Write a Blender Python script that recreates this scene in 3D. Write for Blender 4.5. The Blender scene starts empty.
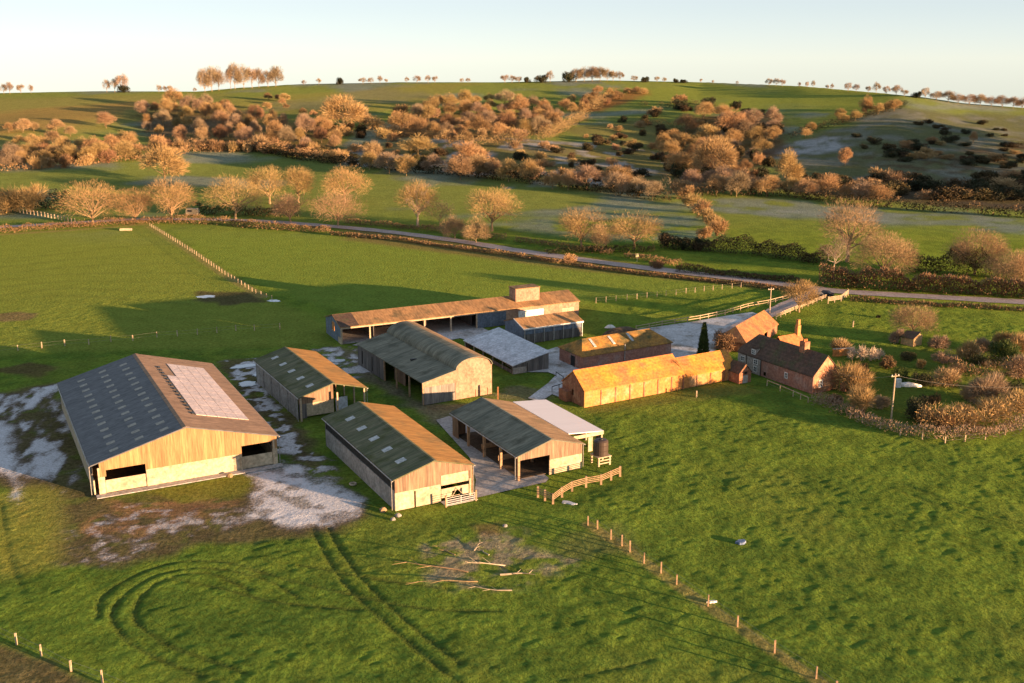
import bpy, math, random
import numpy as np
R = math.radians
C = bpy.context.scene.collection
rng = np.random.default_rng(7)
random.seed(7)
H, F, PITCH = 58.0, 1068.0, R(14.857)          # camera height, focal length in pixels, tilt
SUN_AZ, SUN_EL = 120.0, 4.6

# ------------------------------------------------------------------ terrain
SKY_X = [-700, 0, 100, 200, 235, 300, 400, 500, 600, 700, 800, 880, 920, 960, 1024, 1700]
SKY_Y = [96, 93, 91, 91.5, 88, 84, 82, 82, 80, 82, 86, 93, 97, 103, 108, 120]
DEP_X = [-700, 0, 200, 300, 700, 900, 1700]
DEP_Y = [900, 900, 900, 950, 950, 780, 760]
def px_of(x, y): return 512 + F * x / (y * math.cos(PITCH) + 42 * math.sin(PITCH))
def terrain(x, y):
    x = np.asarray(x, float); y = np.asarray(y, float)
    ys = np.maximum(y, 60.0)
    p = px_of(x, ys); D = np.interp(p, DEP_X, DEP_Y)
    sy = np.interp(p, SKY_X, SKY_Y)
    ang = PITCH + np.arctan((sy - 341.5) / F)
    zt = H - D * np.tan(ang)
    t = np.clip((y - 430) / (D - 430), 0, 1)
    z = zt * t * (0.5 + 0.5 * t)
    u = np.clip((y - 470) / 120, 0, 1) * np.clip((D - 40 - y) / 110, 0, 1)
    z = z + u * (2.2 * np.sin(x / 47 + y / 73) + 1.2 * np.sin(x / 31 - y / 49 + 1.3) + .5 * np.sin(x / 17 + y / 31 + 2))
    z = z - np.clip(y - D, 0, None) * 0.055
    return z
_d = np.concatenate([np.linspace(70, 420, 1500), np.linspace(420.5, 1250, 2200)])
def P(px, py):
    """a point of the photograph's ground, found by walking a sight line over the terrain"""
    X = (px - 512) / F; Y = (py - 341.5) / F
    dy = math.cos(PITCH) - Y * math.sin(PITCH); dz = -math.sin(PITCH) - Y * math.cos(PITCH)
    x = X / dy * _d; z = H + dz / dy * _d
    hit = np.nonzero(z <= terrain(x, _d))[0]
    i = hit[0] if len(hit) else None
    if i is None:
        g = z - terrain(x, _d); m = (_d > 500) & (_d < 1000); i = np.nonzero(m)[0][np.argmin(g[m])]
    return np.array([x[i], _d[i], float(terrain(x[i], _d[i]))])
def at(px, py, z=0.0):
    X = (px - 512) / F; Y = (py - 341.5) / F
    dy = math.cos(PITCH) - Y * math.sin(PITCH); dz = -math.sin(PITCH) - Y * math.cos(PITCH)
    t = (z - H) / dz
    return np.array([X * t, dy * t, z])
def mpp(p): return (p[1] * math.cos(PITCH) + (H - p[2]) * math.sin(PITCH)) / F   # metres per pixel there

# ------------------------------------------------------------------ numpy noise
def vnoise(x, y, s, seed=0):
    x = x / s + seed * 17.13; y = y / s + seed * 9.71
    xi = np.floor(x).astype(np.int64); yi = np.floor(y).astype(np.int64)
    fx = x - xi; fy = y - yi; fx = fx * fx * (3 - 2 * fx); fy = fy * fy * (3 - 2 * fy)
    def h(a, b):
        n = (a * 374761393 + b * 668265263 + seed * 1442695041) & 0xffffffff
        n = ((n ^ (n >> 13)) * 1274126177) & 0xffffffff
        return ((n ^ (n >> 16)) & 0xffff) / 65535.0
    return (h(xi, yi) * (1 - fx) + h(xi + 1, yi) * fx) * (1 - fy) + (h(xi, yi + 1) * (1 - fx) + h(xi + 1, yi + 1) * fx) * fy
def fbm(x, y, s, seed=0, o=4):
    r = 0; a = .5; t = 0
    for i in range(o):
        r = r + a * vnoise(x, y, s, seed + i * 3); t += a; a *= .5; s *= .5
    return r / t

# ------------------------------------------------------------------ materials
def mat(name, c1, c2=None, scale=1.0, rough=.85, bump=0., bscale=None, c3=None, s3=.2, spec=.25, wave=None, randv=0., metal=0., stretch=None, thr=(.35, .65)):
    m = bpy.data.materials.new(name); m.use_nodes = True
    nt = m.node_tree; N = nt.nodes; L = nt.links
    b = N['Principled BSDF']; b.inputs['Roughness'].default_value = rough; b.inputs['Metallic'].default_value = metal
    b.inputs['Specular IOR Level'].default_value = spec
    b.inputs['Base Color'].default_value = (*c1, 1)
    tc = N.new('ShaderNodeTexCoord'); co = tc.outputs['Object']
    if stretch:
        mp = N.new('ShaderNodeMapping'); mp.inputs['Scale'].default_value = stretch; L.new(co, mp.inputs[0]); co2 = mp.outputs[0]
    else: co2 = co
    col = None
    def noise(s, det=4, c=None):
        n = N.new('ShaderNodeTexNoise'); n.inputs['Scale'].default_value = s; n.inputs['Detail'].default_value = det; n.inputs['Roughness'].default_value = .6
        L.new(c or co, n.inputs['Vector']); return n.outputs['Fac']
    def mix(fac, a, bb, typ='MIX'):
        x = N.new('ShaderNodeMix'); x.data_type = 'RGBA'; x.blend_type = typ
        if hasattr(fac, 'type'): L.new(fac, x.inputs[0])
        else: x.inputs[0].default_value = fac
        for i, v in ((6, a), (7, bb)):
            if hasattr(v, 'type'): L.new(v, x.inputs[i])
            else: x.inputs[i].default_value = (*v, 1)
        return x.outputs[2]
    def ramp(f, lo, hi):
        r = N.new('ShaderNodeMapRange'); r.inputs[1].default_value = lo; r.inputs[2].default_value = hi; L.new(f, r.inputs[0]); return r.outputs[0]
    if c2: col = mix(ramp(noise(scale, 5, co2), *thr), c1, c2)
    if c3: col = mix(ramp(noise(s3, 6), .5, .68), col if col else c1, c3)
    h = None
    if wave:                                    # (direction vector, period, darkness)
        (dv, per, dark) = wave
        dp = N.new('ShaderNodeVectorMath'); dp.operation = 'DOT_PRODUCT'; L.new(co, dp.inputs[0]); dp.inputs[1].default_value = dv
        mo = N.new('ShaderNodeMath'); mo.operation = 'MULTIPLY'; mo.inputs[1].default_value = 1 / per; L.new(dp.outputs['Value'], mo.inputs[0])
        fl = N.new('ShaderNodeMath'); fl.operation = 'FLOOR'; L.new(mo.outputs[0], fl.inputs[0])
        wn = N.new('ShaderNodeTexWhiteNoise'); wn.noise_dimensions = '1D'; L.new(fl.outputs[0], wn.inputs['W'])
        fr = N.new('ShaderNodeMath'); fr.operation = 'FRACT'; L.new(mo.outputs[0], fr.inputs[0])
        pp = N.new('ShaderNodeMath'); pp.operation = 'PINGPONG'; pp.inputs[1].default_value = .5; L.new(fr.outputs[0], pp.inputs[0])
        k = ramp(wn.outputs[0], -1.2, 1.0)
        cc = N.new('ShaderNodeMapRange'); cc.inputs[3].default_value = 1 - dark; cc.inputs[4].default_value = 1 + dark * .3; L.new(wn.outputs[0], cc.inputs[0])
        g = N.new('ShaderNodeMapRange'); g.inputs[1].default_value = 0; g.inputs[2].default_value = .09; g.inputs[3].default_value = 1 - dark * 1.2; g.inputs[4].default_value = 1; L.new(pp.outputs[0], g.inputs[0])
        mm = N.new('ShaderNodeMath'); mm.operation = 'MULTIPLY'; L.new(cc.outputs[0], mm.inputs[0]); L.new(g.outputs[0], mm.inputs[1])
        cb = N.new('ShaderNodeCombineColor'); [L.new(mm.outputs[0], cb.inputs[i]) for i in range(3)]
        col = mix(1.0, col if col else c1, cb.outputs[0], 'MULTIPLY')
    if c2 and not randv:                         # fine weathering: specks and stains
        n_ = N.new('ShaderNodeMapRange'); n_.inputs[1].default_value = .32; n_.inputs[2].default_value = .68; n_.inputs[3].default_value = .68; n_.inputs[4].default_value = 1.30
        L.new(noise(2.2, 6, co2), n_.inputs[0])
        cb = N.new('ShaderNodeCombineColor'); [L.new(n_.outputs[0], cb.inputs[i]) for i in range(3)]
        col = mix(1.0, col, cb.outputs[0], 'MULTIPLY')
    if randv:
        oi = N.new('ShaderNodeObjectInfo'); hs = N.new('ShaderNodeHueSaturation')
        a = N.new('ShaderNodeMapRange'); a.inputs[3].default_value = 1 - randv; a.inputs[4].default_value = 1 + randv; L.new(oi.outputs['Random'], a.inputs[0])
        L.new(a.outputs[0], hs.inputs['Value'])
        w2 = N.new('ShaderNodeTexWhiteNoise'); w2.noise_dimensions = '1D'; L.new(oi.outputs['Random'], w2.inputs['W'])
        b2 = N.new('ShaderNodeMapRange'); b2.inputs[3].default_value = .505 - randv * .05; b2.inputs[4].default_value = .507 + randv * .09; L.new(w2.outputs[0], b2.inputs[0]); L.new(b2.outputs[0], hs.inputs['Hue'])
        if col: L.new(col, hs.inputs['Color'])
        else: hs.inputs['Color'].default_value = (*c1, 1)
        col = hs.outputs['Color']
    if col: L.new(col, b.inputs['Base Color'])
    if bump:
        bp = N.new('ShaderNodeBump'); bp.inputs['Strength'].default_value = bump; bp.inputs['Distance'].default_value = .1
        L.new(noise(bscale or scale * 4, 4), bp.inputs['Height']); L.new(bp.outputs[0], b.inputs['Normal'])
    return m
M = {}
XY = (1, 1, 0)
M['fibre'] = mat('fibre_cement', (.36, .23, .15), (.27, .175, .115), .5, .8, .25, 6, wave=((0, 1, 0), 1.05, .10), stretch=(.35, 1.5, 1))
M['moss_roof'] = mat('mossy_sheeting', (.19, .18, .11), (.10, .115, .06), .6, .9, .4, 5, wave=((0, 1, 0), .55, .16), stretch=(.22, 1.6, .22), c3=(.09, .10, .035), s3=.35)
M['shaded_sheet'] = mat('shaded_grey_sheeting', (.165, .17, .18), (.13, .135, .145), .5, .8, .25, 6, wave=((0, 1, 0), 1.05, .10), stretch=(.35, 1.5, 1))  # fibre cement greyed and darkened: shade of the left slope put into colour
M['sunlit_lichen_roof'] = mat('sunlit_lichened_sheeting', (.52, .265, .075), (.40, .20, .06), .6, .9, .4, 5, wave=((0, 1, 0), .55, .14), stretch=(.22, 1.6, .22), c3=(.30, .19, .07), s3=.35)  # lichen plus sunlight, put into the colour of the right slopes
M['sunlit_lichen_grey'] = mat('sunlit_tan_sheeting', (.44, .28, .15), (.34, .21, .11), .6, .9, .4, 5, wave=((0, 1, 0), .8, .14), stretch=(.22, 1.6, .22), c3=(.28, .19, .10), s3=.35)  # brighter copy of the weathered sheeting, with sunlight in its colour
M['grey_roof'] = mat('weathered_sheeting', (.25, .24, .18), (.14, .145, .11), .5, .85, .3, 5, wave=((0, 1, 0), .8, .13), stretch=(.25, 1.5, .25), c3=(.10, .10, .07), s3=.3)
M['rust_roof'] = mat('orange_lichen_sheeting', (.42, .21, .085), (.28, .145, .07), .4, .85, .3, 5, wave=((1, 0, 0), 1.9, .14), stretch=(1.5, .3, .3), c3=(.20, .13, .08), s3=.3)
M['long_roof'] = mat('brown_lichen_sheeting', (.42, .23, .10), (.30, .175, .085), .4, .85, .3, 5, wave=((1, 0, 0), 1.2, .12), stretch=(1.2, .3, .3), c3=(.17, .12, .06), s3=.25)
M['blue_roof'] = mat('zinc_sheeting', (.62, .65, .71), (.50, .54, .60), .7, .5, .2, 5, wave=((0, 1, 0), 1.0, .10), c3=(.42, .45, .50), s3=.35)
M['white_roof'] = mat('white_sheeting', (.84, .78, .78), None, .4, .5, .1, 5, wave=((0, 1, 0), 1.0, .03))
M['tile_orange'] = mat('lichened_tiles', (.60, .265, .04), (.48, .17, .07), .22, .85, .5, 4, c3=(.64, .33, .05), s3=.3, wave=((0, 0, 1), .24, .08))
M['tile_dark'] = mat('dark_tiles', (.13, .08, .055), (.08, .055, .045), .8, .85, .5, 5, c3=(.09, .085, .04), s3=.4, wave=((0, 0, 1), .26, .15))
M['tile_red'] = mat('red_tiles', (.40, .18, .075), (.26, .12, .06), .5, .85, .5, 5, c3=(.34, .20, .07), s3=.3, wave=((1, 1, 0), 1.1, .12))
M['tile_fresh'] = mat('orange_tiles', (.50, .19, .065), (.42, .15, .06), .6, .85, .3, 5)
M['moss_tile'] = mat('mossy_tiles', (.46, .23, .05), (.26, .15, .05), .7, .9, .5, 5, c3=(.11, .10, .04), s3=.3)
M['boards'] = mat('golden_boards', (.44, .26, .12), (.33, .19, .09), .5, .8, .2, 6, wave=(XY, .42, .24), stretch=(2.5, 2.5, .2))
M['old_boards'] = mat('weathered_boards', (.33, .215, .14), (.22, .15, .105), .7, .85, .25, 6, wave=(XY, .4, .28), stretch=(2.5, 2.5, .25))
M['grey_boards'] = mat('grey_boards', (.20, .18, .165), (.11, .10, .10), .8, .85, .25, 6, wave=(XY, .5, .3), stretch=(2.5, 2.5, .25))
M['silver_boards'] = mat('silvered_boards', (.30, .27, .24), (.20, .185, .17), .8, .85, .25, 6, wave=(XY, .45, .3), stretch=(2.5, 2.5, .25))
M['cream'] = mat('cream_panel', (.54, .44, .30), (.45, .36, .25), .3, .75, .08, 5, c3=(.40, .31, .21), s3=.4, wave=((0, 0, 1), 1.2, .05))
M['concrete'] = mat('concrete_block', (.38, .35, .32), (.28, .26, .24), .6, .85, .2, 5, wave=(XY, 3.0, .12))
M['pink_sheet'] = mat('pale_wall_sheeting', (.40, .245, .165), (.31, .19, .13), .5, .75, .15, 5, wave=(XY, .9, .08), c3=(.42, .27, .19), s3=.3)
M['blue_sheet'] = mat('slate_blue_sheeting', (.16, .20, .26), (.12, .15, .20), .5, .6, .1, 5, wave=(XY, .6, .1))
M['net'] = mat('dark_netting', (.025, .025, .025), (.04, .04, .035), 2, .9)
M['brick'] = mat('red_brick', (.36, .155, .085), (.26, .115, .07), 1.2, .9, .3, 9, c3=(.40, .22, .13), s3=.5)
M['brick_gold'] = mat('golden_brick', (.55, .245, .075), (.47, .20, .065), .8, .9, .3, 9, c3=(.50, .32, .17), s3=.35)
M['brick_salmon'] = mat('salmon_brick', (.50, .25, .14), (.42, .19, .11), .9, .9, .3, 9, c3=(.52, .32, .18), s3=.5)
M['brick_pink'] = mat('pink_brick', (.40, .20, .14), (.32, .155, .115), .9, .9, .3, 9, c3=(.36, .24, .20), s3=.4)
M['render'] = mat('pale_render', (.42, .37, .32), (.34, .30, .27), .6, .9, .1, 6)
M['white'] = mat('white_paint', (.78, .76, .72), (.70, .68, .64), 1, .6)
M['glass'] = mat('dark_glass', (.03, .035, .045), None, rough=.08, spec=.6)
M['rooflight'] = mat('rooflight_sheet', (.55, .56, .56), (.40, .41, .40), 1.5, .45)
M['old_light'] = mat('old_rooflight_sheet', (.34, .31, .26), (.26, .24, .20), 1.5, .5)
M['solar'] = mat('reflected_sky_panels', (.70, .53, .46), (.58, .44, .38), .25, .3, wave=((0, 1, 0), 1.7, .05), spec=.5)  # pale pink of reflected sky put into the base colour
M['post'] = mat('timber_post', (.42, .28, .17), (.30, .20, .12), 2, .9)
M['pale_post'] = mat('pale_timber', (.52, .40, .27), (.42, .32, .22), 2, .9)
M['steel'] = mat('galvanised_steel', (.42, .40, .38), (.34, .32, .30), 3, .5, metal=.3)
M['black'] = mat('black_plastic', (.02, .02, .022), (.03, .03, .03), 3, .4)
M['wire'] = mat('fence_wire', (.30, .27, .22), None, rough=.7)
M['stone'] = mat('sand_stone', (.55, .36, .17), (.42, .27, .14), 1.5, .9, .4, 6)
M['asphalt'] = mat('worn_asphalt', (.47, .38, .35), (.36, .29, .27), .3, .9, .1, 8)
M['yard'] = mat('frosted_concrete', (.62, .62, .64), (.42, .42, .43), .2, .9, .15, 6, c3=(.22, .19, .15), s3=.25)
M['apron'] = mat('old_concrete', (.48, .45, .43), (.36, .34, .33), .4, .9, .15, 6, wave=((.48, -.877, 0), 4.5, .12))
M['straw'] = mat('bedding_straw', (.16, .11, .07), (.09, .065, .045), .8, .95, .4, 8)
M['water'] = mat('iced_water', (.55, .60, .66), None, rough=.15, spec=.5)
M['bark'] = mat('oak_bark', (.38, .25, .14), (.27, .18, .105), 2, .95, randv=.12)
M['bark_pale'] = mat('pale_bark', (.46, .37, .28), (.34, .27, .2), 2, .95, randv=.12)
M['twig_gold'] = mat('golden_twigs', (.43, .28, .13), (.33, .205, .09), .35, .9, randv=.15)
M['twig_rust'] = mat('rusty_twigs', (.42, .265, .13), (.32, .19, .095), .3, .9, randv=.2)
M['twig_pink'] = mat('pinkish_twigs', (.41, .26, .15), (.31, .19, .11), .3, .9, randv=.15)
M['twig_grey'] = mat('grey_twigs', (.36, .25, .17), (.27, .185, .125), .3, .9, randv=.2)
M['leaf_dark'] = mat('dark_leaves', (.035, .045, .018), (.055, .04, .022), .5, .8, randv=.3)
M['leaf_green'] = mat('green_leaves', (.10, .12, .025), (.06, .085, .018), .8, .8, randv=.2)
M['leaf_gorse'] = mat('gorse_stems', (.10, .062, .032), (.06, .05, .022), .4, .9, randv=.35)
M['leaf_red'] = mat('red_hedge_stems', (.28, .155, .085), (.18, .10, .058), .35, .9, randv=.2)
M['plume'] = mat('pale_plumes', (.70, .58, .45), (.55, .43, .32), 1, .9)
M['car'] = mat('dark_car_paint', (.015, .02, .035), None, rough=.25, spec=.6)
M['tyre'] = mat('tyre_rubber', (.02, .02, .02), None, rough=.9)
M['blue_tarp'] = mat('blue_plastic_sheet', (.10, .16, .30), (.2, .25, .36), 2, .5)

# ------------------------------------------------------------------ mesh helpers
class MB:
    def __init__(s): s.v = []; s.f = []
    def add(s, vs, fs):
        o = len(s.v); s.v += [tuple(map(float, p)) for p in vs]; s.f += [tuple(i + o for i in f) for f in fs]
    def box(s, x0, y0, z0, x1, y1, z1):
        s.add([(x0, y0, z0), (x1, y0, z0), (x1, y1, z0), (x0, y1, z0), (x0, y0, z1), (x1, y0, z1), (x1, y1, z1), (x0, y1, z1)],
              [(0, 3, 2, 1), (4, 5, 6, 7), (0, 1, 5, 4), (1, 2, 6, 5), (2, 3, 7, 6), (3, 0, 4, 7)])
    def hexa(s, b, t):
        s.add(list(b) + list(t), [(0, 3, 2, 1), (4, 5, 6, 7), (0, 1, 5, 4), (1, 2, 6, 5), (2, 3, 7, 6), (3, 0, 4, 7)])
    def tube(s, p, q, r0, r1=None, n=6):
        r1 = r0 if r1 is None else r1
        p = np.array(p, float); q = np.array(q, float); d = q - p; d /= np.linalg.norm(d) + 1e-9
        a = np.cross(d, (0, 0, 1) if abs(d[2]) < .9 else (1, 0, 0)); a /= np.linalg.norm(a); b = np.cross(d, a)
        an = [2 * math.pi * i / n for i in range(n)]
        vs = [p + r0 * (math.cos(t) * a + math.sin(t) * b) for t in an] + [q + r1 * (math.cos(t) * a + math.sin(t) * b) for t in an]
        s.add(vs, [(i, (i + 1) % n, n + (i + 1) % n, n + i) for i in range(n)] + [tuple(range(n))[::-1], tuple(range(n, 2 * n))])
    def extrude(s, prof, y0, y1, axis='y'):
        n = len(prof)
        if axis == 'y': vs = [(x, y0, z) for x, z in prof] + [(x, y1, z) for x, z in prof]
        else: vs = [(y0, x, z) for x, z in prof] + [(y1, x, z) for x, z in prof]
        s.add(vs, [(i, (i + 1) % n, n + (i + 1) % n, n + i) for i in range(n)] + [tuple(range(n))[::-1], tuple(range(n, 2 * n))])
    def wall(s, p0, p1, tops, holes=(), th=.18, z0=0.):
        p0 = np.array(p0, float); p1 = np.array(p1, float); Ln = np.linalg.norm(p1 - p0); d = (p1 - p0) / Ln; n = np.array([-d[1], d[0]]) * th
        ts = [t[0] for t in tops]; tz = [t[1] for t in tops]
        cuts = sorted({0., float(Ln), *[float(t) for t in ts if 0 < t < Ln], *[float(h[i]) for h in holes for i in (0, 1)]})
        for a, b in zip(cuts[:-1], cuts[1:]):
            if b - a < 1e-4: continue
            za, zb = np.interp([a, b], ts, tz); lo = z0; spans = []
            for h in sorted([h for h in holes if h[0] <= a + 1e-6 and h[1] >= b - 1e-6], key=lambda h: h[2]):
                if h[2] > lo + 1e-4: spans.append((lo, lo, h[2], h[2]))
                lo = h[3]
            if min(za, zb) >= lo - 1e-6 and max(za, zb) > lo + 1e-3: spans.append((lo, lo, za, zb))
            A = p0 + d * a; B = p0 + d * b
            for (u0, u1, w0, w1) in spans:
                s.hexa([(*A, u0), (*B, u1), (*(B + n), u1), (*(A + n), u0)], [(*A, w0), (*B, w1), (*(B + n), w1), (*(A + n), w0)])
    def mesh(s, name, m, smooth=False, weld=True):
        me = bpy.data.meshes.new(name); me.from_pydata(s.v, [], s.f)
        if weld:
            import bmesh
            bm = bmesh.new(); bm.from_mesh(me); bmesh.ops.remove_doubles(bm, verts=bm.verts, dist=1e-4); bmesh.ops.recalc_face_normals(bm, faces=bm.faces); bm.to_mesh(me); bm.free()
        for k in (m if isinstance(m, (list, tuple)) else [m]): me.materials.append(k)
        if smooth: me.polygons.foreach_set('use_smooth', [True] * len(me.polygons))
        return me
    def build(s, name, m, parent=None, smooth=False, label=None, weld=True):
        o = bpy.data.objects.new(name, s.mesh(name, m, smooth, weld)); C.objects.link(o)
        if parent: o.parent = parent
        if label: o['label'] = label
        return o
def tag(o, label, cat, group=None, kind=None):
    if label: o['label'] = label
    if cat: o['category'] = cat
    if group: o['group'] = group
    if kind: o['kind'] = kind
    return o
def thing(name, label, cat, loc, rz=0., group=None):
    o = bpy.data.objects.new(name, None); C.objects.link(o); o.location = tuple(map(float, loc)); o.rotation_euler = (0, 0, rz); o.empty_display_size = .5
    return tag(o, label, cat, group)
def part_box(name, m, parent, *b, label=None):
    k = MB(); k.box(*b); return k.build(name, m, parent, label=label)
ORD = ['leftmost', 'second', 'third', 'fourth', 'fifth', 'sixth', 'seventh', 'eighth', 'ninth', 'tenth', 'eleventh', 'twelfth']
def order(i, n): return 'leftmost' if i == 0 else 'rightmost' if i == n - 1 else ORD[i] + ' from left' if i < 12 else 'right-hand'
_e = 0
def gable_roof(W, L, he, hr, t=.16, oy=.0):
    k = MB(); k.extrude([(0, he), (W / 2, hr), (W, he), (W, he - t), (W / 2, hr - t * 1.05), (0, he - t)], -oy, L + oy); return k
def two_sided(o, m):  # right-hand slopes take a sunlit colour copy, the rest keep the base
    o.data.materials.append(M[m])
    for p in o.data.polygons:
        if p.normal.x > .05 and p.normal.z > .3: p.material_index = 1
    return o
def ridge_cap(parent, W, L, hr, m, t=.05, w=.35, sl=.3):
    k = MB(); k.extrude([(W / 2 - w, hr - w * sl + t), (W / 2, hr + t), (W / 2 + w, hr - w * sl + t), (W / 2 + w, hr - w * sl + .012), (W / 2, hr + .012), (W / 2 - w, hr - w * sl + .012)], -.02, L + .02)
    return k.build('ridge_cap', m, parent)
def roof_sheet(parent, name, W, he, hr, side, u0, u1, y0, y1, m, lift=.03):
    """a thin sheet lying on a roof slope; u runs 0 at the eave to 1 at the ridge"""
    def pt(u, y, dz): 
        x = W / 2 * u; z = he + (hr - he) * u + dz
        return (x if side < 0 else W - x, y, z)
    k = MB(); k.hexa([pt(u0, y0, .008), pt(u1, y0, .008), pt(u1, y1, .008), pt(u0, y1, .008)], [pt(u0, y0, lift), pt(u1, y0, lift), pt(u1, y1, lift), pt(u0, y1, lift)])
    return k.build(name, m, parent)
def post(parent, x, y, h, m='post', r=.14, name='post', z=0.):
    return part_box(name, M[m], parent, x - r, y - r, z, x + r, y + r, h)

# ------------------------------------------------------------------ the buildings
I_ = .28
def roofz(W, he, hr, t=.17): return lambda x: (he + (hr - he) * (x / (W / 2) if x < W / 2 else (W - x) / (W / 2))) - t - .01
def front_tops(W, he, hr, x0, x1, t=.17):
    z = roofz(W, he, hr, t); xs = [x0] + ([W / 2] if x0 < W / 2 < x1 else []) + [x1]
    return [(x - x0, z(x)) for x in xs]
def gwall(b, name, m, W, L, he, hr, end, x0, x1, z0=0., top=None, holes=(), dy=0., th=.18):
    """piece of a gable wall from x0 to x1; end 0 = front, 1 = back; holes in x"""
    k = MB()
    tops = [(0, top), (x1 - x0, top)] if top is not None else front_tops(W, he, hr, x0, x1)
    if end == 0: k.wall((x0, I_ + dy), (x1, I_ + dy), tops, [(h[0] - x0, h[1] - x0, h[2], h[3]) for h in holes], th, z0)
    else:
        tops = [(x1 - x0 - s, z) for s, z in tops][::-1]
        k.wall((x1, L - I_ - dy), (x0, L - I_ - dy), tops, [(x1 - h[1], x1 - h[0], h[2], h[3]) for h in holes], th, z0)
    return k.build(name, M[m], b)
def swall(b, name, m, W, L, side, y0, y1, z0, z1, holes=(), dx=0., th=.18):
    k = MB(); x = I_ + dx if side < 0 else W - I_ - dx
    if side < 0: k.wall((x, y1), (x, y0), [(0, z1), (y1 - y0, z1)], [(y1 - h[1], y1 - h[0], h[2], h[3]) for h in holes], th, z0)
    else: k.wall((x, y0), (x, y1), [(0, z1), (y1 - y0, z1)], [(h[0] - y0, h[1] - y0, h[2], h[3]) for h in holes], th, z0)
    return k.build(name, M[m], b)
def window(b, pos, w, h, face, m='white', bars=(1, 1)):
    """a framed window set proud of a wall; face: 'x-' 'x+' 'y-' says which way it looks"""
    x, y, z = pos; k = MB(); g = MB(); t = .05; f = .11
    def bx(kk, u0, u1, z0, z1, d0, d1):
        if face == 'y-': kk.box(x + u0, y - d1, z + z0, x + u1, y - d0, z + z1)
        elif face == 'x-': kk.box(x - d1, y + u0, z + z0, x - d0, y + u1, z + z1)
        else: kk.box(x + d0, y + u0, z + z0, x + d1, y + u1, z + z1)
    bx(k, -w / 2, w / 2, 0, f, .0, .09); bx(k, -w / 2, w / 2, h - f, h, .0, .09); bx(k, -w / 2, -w / 2 + f, f, h - f, .0, .09); bx(k, w / 2 - f, w / 2, f, h - f, .0, .09)
    for i in range(bars[0]):
        u = -w / 2 + w * (i + 1) / (bars[0] + 1); bx(k, u - .035, u + .035, f, h - f, .02, .08)
    for i in range(bars[1]):
        u = h * (i + 1) / (bars[1] + 1); bx(k, -w / 2 + f, w / 2 - f, u - .03, u + .03, .022, .078)
    bx(g, -w / 2 + f, w / 2 - f, f, h - f, .005, .03)
    fr = k.build('window', M[m], b); g.build('pane', M['glass'], fr); return fr

# big livestock barn
W, L, he, hr = 26.1, 43.4, 4.5, 8.0
b = thing('livestock_barn', 'biggest barn, broad low roof with pale solar panels, golden boarded gable', 'barn', (-57.3, 135.75, 0), R(27.8))
rf = two_sided(gable_roof(W, L, he, hr).build('roof', M['shaded_sheet'], b), 'fibre')
ridge_cap(rf, W, L, hr, M['fibre'], w=.5, sl=.27)
for r_, u in enumerate((.27, .54, .80)):
    for i in range(13):
        y = 1.9 + i * 3.1 + (r_ % 2) * .5
        roof_sheet(rf, 'rooflight', W, he, hr, -1, u - .045, u + .045, y, y + .95, M['old_light'])
for r_ in range(5):
    for i in range(11):
        if r_ == 4 and i > 7: continue
        y = 6.8 + i * 2.85; u = .20 + r_ * .118
        roof_sheet(rf, 'solar_panel', W, he, hr, 1, u + .001, u + .115, y + .015, y + 2.82, M['solar'], .10)
for i in range(15):
    roof_sheet(rf, 'roof_bracket', W, he, hr, 1, .80, .83, 7.0 + i * 1.95, 7.9 + i * 1.95, M['black'], .16)
gwall(b, 'gable_boarding', 'boards', W, L, he, hr, 0, I_ + .9, W - I_, 2.55, holes=[(I_ + 1.7, 7.2, 0, 3.45), (20.6, 25.1, 0, 3.7)], dy=-.06)
gwall(b, 'gable_panel', 'cream', W, L, he, hr, 0, I_ + .9, W - I_, 0, 2.54, holes=[(I_ + 1.5, 7.2, 0, 3.4), (20.6, 25.1, 0, 3.4)])
gwall(b, 'lower_door', 'cream', W, L, he, hr, 0, I_ + 1.55, 7.15, .12, 1.95, dy=.05, th=.08)
gwall(b, 'lower_door', 'cream', W, L, he, hr, 0, 20.65, 25.05, .12, 2.0, dy=.05, th=.08)
gwall(b, 'back_boarding', 'boards', W, L, he, hr, 1, I_, W - I_, 0)
for s in (-1, 1):
    swall(b, 'side_panel', 'cream', W, L, s, I_ + .25, L - I_ - .25, 0, 2.1)
    swall(b, 'side_boarding', 'grey_boards', W, L, s, I_ + 2.5, L - I_ - .25, 2.11, 4.2, dx=.05)
for x in (I_ + .75, 7.35, 20.45, 25.3): post(b, x, I_ + .02, 3.9 if x < 2 or x > 25 else 2.5, 'pale_post', .13)
part_box('floor_slab', M['apron'], b, .4, -1.1, 0, 26.2, I_ - .1, .1)
part_box('straw_floor', M['straw'], b, .6, I_ + .3, .0, W - .6, L - .6, .09)
for y in (10.8, 21.6, 32.4):
    for x in (6.6, 19.5): post(b, x, y, roofz(W, he, hr)(x) - .05, 'steel', .16)

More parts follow.
